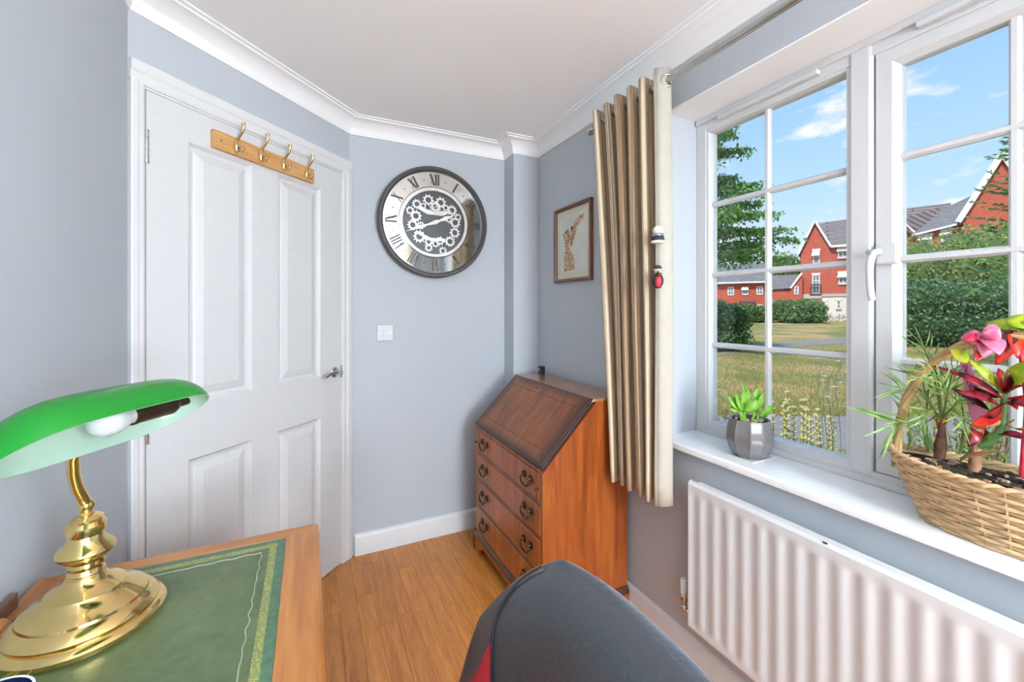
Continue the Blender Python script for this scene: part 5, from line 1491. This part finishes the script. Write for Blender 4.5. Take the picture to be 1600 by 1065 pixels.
# cherry tree: trunk, drooping branches with leaves
def tree(px, f):
    c = heading(px, f); g = gz(f)
    root = thing('cherry_tree', 'green leafy tree with drooping branches at the left of the window view', 'tree', (c.x, c.y, g), -YAW)
    H = zat(165, f) - g
    MB().tube([(0, 0, 0), (0.05, 0, H * 0.3), (-0.04, 0.05, H * 0.7), (0, 0, H)], [0.16, 0.12, 0.07, 0.02], 10).build('trunk', M['bark'], root, smooth=60)
    rd = random.Random(77); lm = MB()
    nbr = 52
    for k in range(nbr):
        h = lerp(0.35, 0.97, (k + rd.random() * 0.5) / nbr)
        ln = lerp(2.75, 0.95, max(0, (h - 0.36) / 0.64) ** 0.8) * (0.75 + 0.4 * rd.random())
        az = rd.random() * 2 * PI if k % 3 else (rd.random() - 0.5) * 1.3
        d = Vector((math.cos(az), math.sin(az), 0))
        rise = 0.55 if h > 0.75 else 0.22
        p0 = Vector((0, 0, h * H * 0.92))
        pts = bez([p0, p0 + d * ln * 0.4 + Vector((0, 0, ln * rise * 0.7)), p0 + d * ln * 0.75 + Vector((0, 0, ln * rise * 0.85)), p0 + d * ln + Vector((0, 0, ln * rise * 0.75))], 5)
        n = len(pts)
        MB().tube(pts, [lerp(0.030, 0.006, i / (n - 1)) for i in range(n)], 5).build('branch', M['bark'], root)
        for i in range(n):
            if i < 3: continue
            for q in range(30):
                sp = 0.10 + 0.16 * (1 - i / n)
                p = pts[i] + Vector((rd.gauss(0, sp), rd.gauss(0, sp), -abs(rd.gauss(0.02, 0.10))))
                leaf_cloud(lm, 1, lambda r__, p=p: p, 0.052, rd, 0.8)
    stuff(lm.build('foliage', M['treeleaf'], root))
tree(1080, 12.5)
def conifer(px, f):
    c = heading(px, f); g = gz(f)
    root = thing('conifer_tree', 'bright green feathery conifer at the right edge of the window view', 'tree', (c.x, c.y, g), -YAW)
    rd = random.Random(55); H = zat(110, f) - g; lm = MB()
    MB().tube([(0, 0, 0), (0, 0, H)], [0.12, 0.02], 8).build('trunk', M['bark'], root, smooth=60)
    for k in range(130):
        h = lerp(0.22, 0.98, k / 130); ln = lerp(1.65, 0.15, max(0, h - 0.2) / 0.8) * (0.8 + 0.4 * rd.random())
        az = rd.random() * 2 * PI; d = Vector((math.cos(az), math.sin(az), 0.25)).normalized()
        p0 = Vector((0, 0, h * H))
        for i in range(46):
            u = rd.random() ** 0.7
            p = p0 + d * ln * u + Vector((0, 0, 0.12 * u))
            s = Vector((rd.gauss(0, 1), rd.gauss(0, 1), rd.gauss(0, 0.4))).normalized()
            dd = (d * 0.9 + s * 0.7).normalized(); q = dd.orthogonal().normalized(); L_ = 0.15 * (1.2 - 0.5 * u)
            b = len(lm.v)
            lm.v += [tuple(p), tuple(p + dd * L_ * 0.5 + q * 0.024), tuple(p + dd * L_), tuple(p + dd * L_ * 0.5 - q * 0.024)]
            lm.f.append((b, b + 1, b + 2, b + 3))
    stuff(lm.build('foliage', M['conifer'], root))
conifer(1628, 9.0)

# ------------------------------------------------------------------ houses (local x to the right of the frame, y away, z up)
def brick_mat():
    m = Mat('red_brick')
    b = m.n('ShaderNodeTexBrick', Scale=1.0); m.l(m.coord('Object', (1, 1, 1), (PI / 2, 0, 0)), b.inputs['Vector'])
    b.inputs['Color1'].default_value = (0.60, 0.115, 0.065, 1); b.inputs['Color2'].default_value = (0.50, 0.085, 0.05, 1); b.inputs['Mortar'].default_value = (0.45, 0.17, 0.12, 1)
    b.inputs['Brick Width'].default_value = 0.225; b.inputs['Row Height'].default_value = 0.075; b.inputs['Mortar Size'].default_value = 0.008
    nz = m.n('ShaderNodeTexNoise', Scale=1.5, Detail=4.0); m.l(m.coord(), nz.inputs['Vector'])
    c = m.mixc(0.5, b.outputs['Color'], m.ramp(nz.outputs['Fac'], [(0.3, (0.8, 0.75, 0.72, 1)), (0.7, (1.12, 1.1, 1.05, 1))]), 'MULTIPLY')
    m.col(c); m.rough(0.9)
    return m.m
M['brick'] = brick_mat()
def roof_mat(name, a, b_, bw=0.3, rh=0.32, ms=0.035):
    m = Mat(name)
    tcx = m.n('ShaderNodeTexCoord'); b = m.n('ShaderNodeTexBrick', Scale=1.0); m.l(tcx.outputs['UV'], b.inputs['Vector'])
    b.inputs['Color1'].default_value = a; b.inputs['Color2'].default_value = b_; b.inputs['Mortar'].default_value = tuple(x * 0.45 for x in a[:3]) + (1,)
    b.inputs['Brick Width'].default_value = bw; b.inputs['Row Height'].default_value = rh; b.inputs['Mortar Size'].default_value = ms
    m.col(b.outputs['Color']); m.rough(0.85)
    return m.m
M['roof'] = roof_mat('brown_tiles', (0.24, 0.20, 0.195, 1), (0.29, 0.245, 0.24, 1), 9.0, 0.36, 0.07)
M['slate'] = roof_mat('grey_slates', (0.20, 0.195, 0.205, 1), (0.27, 0.255, 0.26, 1), 0.28, 0.25, 0.02)
M['render'] = plain('white_render', (0.78, 0.74, 0.68, 1), 0.9, var=0.05, scale=3)
M['trimw'] = plain('white_timber', (0.82, 0.82, 0.80, 1), 0.6, var=0.02)
M['farglass'] = plain('far_window_glass', (0.20, 0.25, 0.30, 1), 0.08, var=0.3, scale=2)
M['stone'] = plain('stone_sill', (0.55, 0.48, 0.42, 1), 0.9)
class House:
    def __init__(s, label, px0, f, rz=0.0):
        c = heading(px0, f); s.px0, s.f = px0, f; s.g = gz(f)
        s.l0 = (px0 - 800) / 656; s.az = math.atan(s.l0)          # the front faces our window
        s.r = thing('house', label, 'house', (c.x, c.y, s.g), -YAW - s.az + rz)
    def X(s, px):
        l = (px - 800) / 656
        return s.f * (l - s.l0) / (math.cos(s.az) + l * math.sin(s.az))
    def Z(s, py): return zat(py, s.f) - s.g
    def wall(s, pts, y0, y1, mat='brick', name='wall'):
        return MB().prism([(s.X(a), s.Z(b)) for a, b in pts], y0, y1, lambda a, b, d: (a, d, b)).build(name, M[mat], s.r)
    def roof(s, q, mat='roof', name='roof_slope', th=0.12):
        """q: four local corners, first two along the eave"""
        q = [Vector(p) for p in q]
        n = (q[1] - q[0]).cross(q[3] - q[0]).normalized()
        mb = MB().add(q + [p - n * th for p in q], [(0, 1, 2, 3), (7, 6, 5, 4), (0, 4, 5, 1), (1, 5, 6, 2), (2, 6, 7, 3), (3, 7, 4, 0)])
        o = mb.build(name, M[mat], s.r)
        ex = (q[1] - q[0]).normalized(); ey = n.cross(ex)
        face_uv(o, lambda co: ((co - q[0]).dot(ex), (co - q[0]).dot(ey)))
        return o
    def barge(s, a, b, y, w=0.14, name='bargeboard'):
        a = Vector(a); b = Vector(b); d = (b - a).normalized(); p = Vector((-d.y, d.x)) * w / 2
        return MB().prism([tuple(a - p), tuple(b - p), tuple(b + p), tuple(a + p)], y - 0.08, y + 0.02, lambda u, v, dd: (u, dd, v)).build(name, M['trimw'], s.r)
    def window(s, pxa, pxb, pya, pyb, y, cols=2, rows=2, opened=False, lintel=True):
        x0, x1, z1, z0 = s.X(pxa), s.X(pxb), s.Z(pya), s.Z(pyb)
        mb = MB(); fwd = 0.09
        mb.box(x0, x1, y - 0.06, y + 0.02, z0, z0 + fwd).box(x0, x1, y - 0.06, y + 0.02, z1 - fwd, z1)
        mb.box(x0, x0 + fwd, y - 0.06, y + 0.02, z0, z1).box(x1 - fwd, x1, y - 0.06, y + 0.02, z0, z1)
        for i in range(1, cols):
            xm = lerp(x0, x1, i / cols); mb.box(xm - 0.03, xm + 0.03, y - 0.05, y + 0.02, z0, z1)
        for i in range(1, rows):
            zm = lerp(z0, z1, i / rows); mb.box(x0, x1, y - 0.05, y + 0.02, zm - 0.03, zm + 0.03)
        w = mb.build('window_frame', M['trimw'], s.r)
        MB().box(x0 + 0.03, x1 - 0.03, y - 0.025, y - 0.015, z0 + 0.03, z1 - 0.03).build('pane', M['farglass'], w)
        if lintel:
            MB().box(x0 - 0.06, x1 + 0.06, y - 0.07, y + 0.02, z1, z1 + 0.14).build('lintel', M['trimw'], w)
            MB().box(x0 - 0.05, x1 + 0.05, y - 0.12, y + 0.02, z0 - 0.10, z0).build('sill', M['stone'], w)
        if opened:     # top hung light pushed out
            zm = lerp(z0, z1, 0.5); hh = (z1 - zm)
            MB().add([(x0, y - 0.06, z1), (x1, y - 0.06, z1), (x1 - 0.02, y - 0.55 * hh, zm + 0.15 * hh), (x0 - 0.12, y - 0.55 * hh, zm + 0.15 * hh)], [(0, 1, 2, 3)]).build('open_light', M['trimw'], w, solid=0.05)
        return w

# gabled three storey house
A = House('red brick gabled townhouse with white rendered ground floor and open windows', 1290, 40)
A.wall([(1251, 461), (1345, 461), (1345, 386), (1298, 386), (1273, 347), (1251, 390)], 0, 5.5)
A.wall([(1251, 503), (1345, 503), (1345, 461), (1251, 461)], -0.05, 5.5, 'render', 'rendered_wall')
A.wall([(1250, 463), (1346, 463), (1346, 459), (1250, 459)], -0.14, 0.02, 'stone', 'string_course')
pk = (A.X(1273), A.Z(343)); el = (A.X(1247), A.Z(395)); er = (A.X(1299), A.Z(387))
A.barge(el, pk, -0.2, 0.17); A.barge(pk, er, -0.2, 0.17)
A.roof([(er[0], -0.25, er[1]), (er[0], 5.8, er[1]), (pk[0], 5.8, pk[1]), (pk[0], -0.25, pk[1])])
A.roof([(el[0], 5.8, el[1]), (el[0], -0.25, el[1]), (pk[0], -0.25, pk[1]), (pk[0], 5.8, pk[1])])
A.roof([(A.X(1296), -0.35, A.Z(387)), (A.X(1350), -0.35, A.Z(384)), (A.X(1350), 2.8, A.Z(337)), (A.X(1273), 2.8, A.Z(340))])
MB().box(A.X(1298), A.X(1348), -0.45, -0.32, A.Z(388), A.Z(384.5)).build('gutter', M['trimw'], A.r)
A.window(1270, 1281, 390, 411, 0, 1, 2, True)
A.window(1309, 1325, 387, 404, 0, 2, 2, True)
A.window(1310, 1325, 427, 444, 0, 2, 2, True)
A.window(1269, 1281, 428, 458, 0, 2, 3)
A.window(1284, 1291, 470, 482, -0.05, 1, 2); A.window(1307, 1314, 469, 482, -0.05, 1, 2)
bl = MB()
for i in range(9):
    xx = lerp(A.X(1266), A.X(1283), i / 8); bl.box(xx - 0.015, xx + 0.015, -0.26, -0.23, A.Z(460), A.Z(444))
bl.box(A.X(1265.5), A.X(1283.5), -0.27, -0.22, A.Z(445), A.Z(443.6)).box(A.X(1265.5), A.X(1283.5), -0.27, 0.0, A.Z(461), A.Z(459.5))
bl.build('juliet_balcony', M['black'], A.r)
MB().prism([(A.X(1256), A.Z(466)), (A.X(1284), A.Z(466)), (A.X(1284), A.Z(462)), (A.X(1256), A.Z(462))], -0.9, 0, lambda a, b, d: (a, d, b)).build('porch_canopy', M['stone'], A.r)
# lower wing with its own roof
Wg = House('lower brick wing with dark roof joined to the left of the gabled house', 1225, 41)
Wg.wall([(1196, 503), (1236, 503), (1236, 450), (1196, 450)], 1.2, 6)
Wg.wall([(1235, 503), (1254, 503), (1254, 430), (1235, 450)], 0.5, 6)
Wg.roof([(Wg.X(1192), 1.0, Wg.Z(451)), (Wg.X(1236), 1.0, Wg.Z(449.5)), (Wg.X(1253), 4.2, Wg.Z(425)), (Wg.X(1192), 4.2, Wg.Z(425))], 'slate')
Wg.barge((Wg.X(1235), Wg.Z(450)), (Wg.X(1253), Wg.Z(427)), 0.45, 0.17)
Wg.roof([(Wg.X(1198), -0.9, Wg.Z(476)), (Wg.X(1216), -0.9, Wg.Z(473)), (Wg.X(1205), 1.2, Wg.Z(463)), (Wg.X(1198), 1.2, Wg.Z(463))], 'slate', 'porch_roof')
Wg.window(1241, 1248, 447, 460, 0.5, 1, 2, False, False)
# long two storey house
Bh = House('long two storey red brick house with three upstairs windows behind the hedge', 1150, 44)
Bh.wall([(1060, 503), (1199, 503), (1199, 442), (1060, 442)], 0, 6)
Bh.roof([(Bh.X(1120), -0.35, Bh.Z(442)), (Bh.X(1201), -0.35, Bh.Z(442)), (Bh.X(1201), 3.2, Bh.Z(407)), (Bh.X(1132), 3.2, Bh.Z(407))], 'slate')
Bh.roof([(Bh.X(1050), -0.35, Bh.Z(452)), (Bh.X(1120), -0.35, Bh.Z(440)), (Bh.X(1132), 3.2, Bh.Z(407)), (Bh.X(1050), 3.2, Bh.Z(407))], 'slate')
MB().box(Bh.X(1121), Bh.X(1200), -0.48, -0.34, Bh.Z(443), Bh.Z(440.5)).build('gutter', M['trimw'], Bh.r)
for a in (1137, 1159.5, 1182):
    Bh.window(a, a + 10, 448, 461, 0, 2, 2, a == 1159.5, False)
Bh.window(1138, 1146.5, 475.5, 486, 0, 2, 2, False, False); Bh.window(1182, 1191.5, 475.5, 490, 0, 2, 2, False, False)
Bh.window(1157, 1178, 474, 486, -0.35, 3, 1, False, False)
MB().box(Bh.X(1155), Bh.X(1180), -0.75, 0, Bh.Z(474), Bh.Z(471)).build('porch_canopy', M['slate'], Bh.r)
# houses behind the shrubs on the right
Ch = House('red brick house with a tall white edged gable behind the shrubs', 1500, 30)
Ch.wall([(1505, 520), (1690, 520), (1690, 342), (1630, 342), (1566, 256), (1505, 342)], 0, 7)
Ch.barge((Ch.X(1497), Ch.Z(347)), (Ch.X(1566), Ch.Z(252)), -0.2, 0.34)
Ch.barge((Ch.X(1566), Ch.Z(252)), (Ch.X(1635), Ch.Z(347)), -0.2, 0.34)
Ch.roof([(Ch.X(1637), -0.2, Ch.Z(349)), (Ch.X(1637), 9, Ch.Z(349)), (Ch.X(1566), 9, Ch.Z(250)), (Ch.X(1566), -0.2, Ch.Z(250))])
Ch.roof([(Ch.X(1495), 9, Ch.Z(349)), (Ch.X(1495), -0.2, Ch.Z(349)), (Ch.X(1566), -0.2, Ch.Z(250)), (Ch.X(1566), 9, Ch.Z(250))])
Ch.wall([(1425, 520), (1505, 520), (1505, 346), (1425, 357)], 0.8, 7)
Ch.roof([(Ch.X(1424), 0.5, Ch.Z(358)), (Ch.X(1502), 0.5, Ch.Z(346)), (Ch.X(1530), 3.6, Ch.Z(290)), (Ch.X(1482), 3.6, Ch.Z(306))], 'slate')
MB().prism([(Ch.X(1424), Ch.Z(361)), (Ch.X(1502), Ch.Z(349)), (Ch.X(1502), Ch.Z(346)), (Ch.X(1424), Ch.Z(358))], 0.35, 0.5, lambda a, b, d: (a, d, b)).build('gutter', M['trimw'], Ch.r)
Ch.window(1435, 1456, 361, 378, 0.8, 2, 2, True); Ch.window(1470, 1488, 355, 373, 0.8, 2, 2, True)
Dh = House('red brick house with brown tiled roof left of the tall gable', 1440, 34)
Dh.wall([(1350, 520), (1428, 520), (1428, 364), (1403, 338), (1350, 338)], 0.5, 7)
Dh.roof([(Dh.X(1427), -0.1, Dh.Z(362)), (Dh.X(1427), 1.5, Dh.Z(362)), (Dh.X(1399), 1.5, Dh.Z(330)), (Dh.X(1399), -0.1, Dh.Z(330))])
Dh.roof([(Dh.X(1425), 1.6, Dh.Z(362)), (Dh.X(1490), 1.6, Dh.Z(362)), (Dh.X(1490), 4.2, Dh.Z(308)), (Dh.X(1370), 4.2, Dh.Z(308))])
Dh.roof([(Dh.X(1350), 1.5, Dh.Z(340)), (Dh.X(1400), 1.5, Dh.Z(334)), (Dh.X(1427), 1.5, Dh.Z(360)), (Dh.X(1490), 4.4, Dh.Z(309))])
Dh.barge((Dh.X(1398), Dh.Z(332)), (Dh.X(1428), Dh.Z(363)), 0.2, 0.30)

# car, bicycles
cc = heading(1206, 36.5)
cr2 = thing('parked_car', 'dark blue car half hidden behind the clipped bush', 'car', (cc.x - 0.6, cc.y, gz(36.5)), -YAW)
M['carblue'] = plain('car_paint', (0.03, 0.045, 0.10, 1), 0.2, var=0.05, coat=0.6)
MB().prism([(-2.0, 0.25), (1.3, 0.25), (1.35, 0.55), (1.15, 0.78), (0.5, 0.86), (0.1, 1.28), (-1.2, 1.32), (-1.7, 0.9), (-2.0, 0.85)], -0.8, 0.8, lambda a, b, d: (a, d, b)).build('car_body', M['carblue'], cr2, bevel=0.06)
MB().prism([(0.42, 0.86), (0.05, 1.22), (-1.1, 1.25), (-1.5, 0.9)], -0.815, 0.815, lambda a, b, d: (a, d, b)).build('car_windows', M['farglass'], cr2)
for xx in (-1.35, 0.8):
    for yy in (-0.78, 0.78):
        MB().lathe([(0.18, -0.09), (0.29, -0.08), (0.29, 0.08), (0.18, 0.09)], 18, (xx, yy, 0.29), Matrix.Rotation(PI / 2, 4, 'X')).build('wheel', M['black'], cr2, smooth=40)
def bicycle(px, f, s, label, mat, rz):
    c = heading(px, f)
    r = thing('bicycle', label, 'bicycle', (c.x, c.y, gz(f)), -YAW + rz, 'bicycles by the rendered wall')
    for xx in (-0.42 * s, 0.42 * s):
        pts = [(xx + 0.27 * s * math.cos(t * PI / 9), 0, 0.29 * s + 0.27 * s * math.sin(t * PI / 9)) for t in range(18)]
        w = MB().tube(pts, 0.022, 6, loop=True, cap=False).build('wheel', M['black'], r)
        sp = MB()
        for t in range(6):
            a = t * PI / 6
            sp.tube([(xx + 0.26 * s * math.cos(a), 0, 0.29 * s + 0.26 * s * math.sin(a)), (xx - 0.26 * s * math.cos(a), 0, 0.29 * s - 0.26 * s * math.sin(a))], 0.005, 4)
        sp.build('spokes', M['steel'], w)
    fr = MB(); q = lambda a, b: (a * s, 0, b * s)
    for a, b in ((q(-0.42, 0.29), q(-0.02, 0.28)), (q(-0.42, 0.29), q(-0.14, 0.66)), (q(-0.02, 0.28), q(-0.17, 0.74)), (q(-0.02, 0.28), q(0.28, 0.66)), (q(-0.14, 0.62), q(0.28, 0.68)), (q(0.42, 0.29), q(0.26, 0.78))):
        fr.tube([a, b], 0.022 * s, 6)
    fr.build('bicycle_frame', M[mat], r)
    MB().tube([(-0.28 * s, 0, 0.77 * s), (-0.05 * s, 0, 0.78 * s)], [0.05 * s, 0.025 * s], 8).build('saddle', M['black'], r)
    MB().tube([(0.25 * s, -0.22 * s, 0.84 * s), (0.27 * s, 0, 0.79 * s), (0.25 * s, 0.22 * s, 0.84 * s)], 0.015, 6).build('handlebar', M['black'], r)
M['bikeblue'] = plain('bike_blue', (0.05, 0.13, 0.40, 1), 0.3)
bicycle(1294, 38.4, 0.85, 'blue bicycle leaning at the white rendered wall', 'bikeblue', 0.25)
bicycle(1314, 38.6, 0.75, 'smaller dark bicycle right of the blue one at the rendered wall', 'black', -0.2)

# ------------------------------------------------------------------ flowers under the window
M['fyellow'] = plain('yellow_petals', (0.66, 0.57, 0.22, 1), 0.7, var=0.2, scale=60)
M['fpink'] = leafm('pale_pink_petals', (0.80, 0.52, 0.48, 1), (0.90, 0.72, 0.68, 1), 0.6)
M['sword'] = leafm('sword_leaf', (0.14, 0.24, 0.12, 1), (0.26, 0.37, 0.22, 1), 0.5)
rf_ = random.Random(41)
def spike(px, ptop, f, i):
    c = heading(px, f); g = gz(f)
    H = zat(ptop, f) - g
    lab = ('pale yellow flower spike at the left edge of the window, left of the grey pot' if px < 1150 else
           'pale yellow flower spike in the bed seen between grey pot and mullion' if px < 1350 else
           'pale yellow flower spike outside the glass behind the wicker basket')
    r = thing('yellow_flower_spike', lab, 'flower', (c.x, c.y, g), 0, 'yellow flower spikes under the window')
    lx, ly = (rf_.random() - 0.5) * 0.06, (rf_.random() - 0.5) * 0.06
    MB().tube([(0, 0, 0), (lx * 0.5, ly * 0.5, H * 0.5), (lx, ly, H)], [0.005, 0.004, 0.002], 5).build('stalk', M['sword'], r)
    fm_ = MB()
    nw = 8
    for k in range(nw):
        u = lerp(0.40, 1.0, k / (nw - 1)); p = Vector((lx * u, ly * u, H * u))
        for q in range(5):
            a = q * 1.26 + k
            fm_.sphere(p + Vector((0.017 * math.cos(a), 0.017 * math.sin(a), 0.006 * math.sin(a * 3))) * (1.15 - 0.3 * u), 0.0115 * (1.2 - 0.35 * u), 6, 4)
    fm_.build('flower_whorls', M['fyellow'], r, smooth=60)
    for k in range(6):
        a = rf_.random() * 6.28; h = H * (0.35 + 0.3 * rf_.random())
        build_leaf(leaf((0.02 * math.cos(a), 0.02 * math.sin(a), 0), (0.09 * math.cos(a), 0.09 * math.sin(a), h), 0.018, 0.0, Vector((math.cos(a), math.sin(a), 0.1)), 0.1, n=4), 'sword_leaf', 'sword', r, 0)
SP = [(1118, 596, 3.4), (1113, 612, 3.3), (1205, 640, 3.5), (1211, 628, 3.6), (1222, 634, 3.35), (1229, 612, 3.5), (1234, 630, 3.3), (1243, 636, 3.6), (1250, 624, 3.4), (1258, 626, 3.5), (1263, 640, 3.3), (1281, 648, 3.5), (1286, 640, 3.4), (1294, 650, 3.6), (1299, 658, 3.3), (1128, 640, 3.2), (1190, 650, 3.5), (1412, 560, 3.2), (1470, 600, 3.3), (1270, 655, 3.2)]
for i, s_ in enumerate(SP): spike(*s_, i)
def gaura(px, ptop, f, label):
    c = heading(px, f); g = gz(f); H = zat(ptop, f) - g
    r = thing('pink_flower', label, 'flower', (c.x, c.y, g), 0, 'pale pink flowers on thin stems')
    MB().tube(bez([(0, 0, 0), (0.02, 0.02, H * 0.5), (-0.02, 0.03, H * 0.85), (0.0, 0.0, H)], 4), 0.0025, 5).build('stalk', M['sword'], r)
    for k in range(4):
        z = H * (1 - 0.07 * k); o_ = Vector((0.03 * math.sin(k * 2.3), 0.03 * math.cos(k * 2.3), z))
        for q in range(4):
            a = q * 1.57 + k
            build_leaf(leaf(o_, o_ + Vector((0.026 * math.cos(a), 0.026 * math.sin(a), 0.010)), 0.017, 0.002, n=4), 'petal', 'fpink', r, 0)
for i, (px, pt_, f, lb) in enumerate(((1288, 562, 3.0, 'tallest left pale pink flower beyond the glass beside the mullion'), (1303, 576, 3.1, 'middle pale pink flower stem beyond the glass beside the mullion'), (1316, 566, 3.0, 'right pale pink flower stem nearest the window mullion'), (1296, 590, 2.9, 'lowest pale pink flower stem beyond the glass by the mullion'), (1412, 505, 3.0, 'pale pink flower seen left of the basket through the opening sash'))):
    gaura(px, pt_, f, lb)
# low ground cover of the flower bed
lowb = MB(); rb2 = random.Random(9)
def bed(rd):
    f = 3.0 + 1.0 * rd.random(); p = heading(1080 + 560 * rd.random(), f)
    return Vector((p.x, p.y, gz(f) + 0.02 + 0.12 * rd.random()))
leaf_cloud(lowb, 2600, bed, 0.03, rb2)
lo2 = lowb.build('ground_cover', M['shrub']); tag(lo2, 'low grey green ground cover in the bed under the window', 'plants', kind='stuff')

gsh = heading(1520, 3.4)
gs = thing('garden_shrub', 'loose twiggy shrub growing close outside the opening sash', 'shrub', (gsh.x, gsh.y, gz(3.4)), -YAW)
gsm = MB(); rgs = random.Random(19)
gst = MB()
for k in range(60):
    xx = (rgs.random() - 0.5) * 1.35; yy = (rgs.random() - 0.5) * 0.5; hh = 0.35 + 0.55 * rgs.random()
    a_ = Vector((xx, yy, 0)); b_ = Vector((xx + (rgs.random() - 0.5) * 0.3, yy + (rgs.random() - 0.5) * 0.2, hh))
    gst.tube([a_, (a_ + b_) / 2 + Vector((0.02, 0, 0)), b_], [0.005, 0.004, 0.002], 4)
    leaf_cloud(gsm, 26, lambda rd, a_=a_, b_=b_: a_.lerp(b_, 0.25 + 0.75 * rd.random()) + Vector((rd.gauss(0, 0.03), rd.gauss(0, 0.03), rd.gauss(0, 0.02))), 0.022, rgs)
stuff(gst.build('twigs', M['stemw'], gs)); stuff(gsm.build('foliage', M['shrub'], gs))
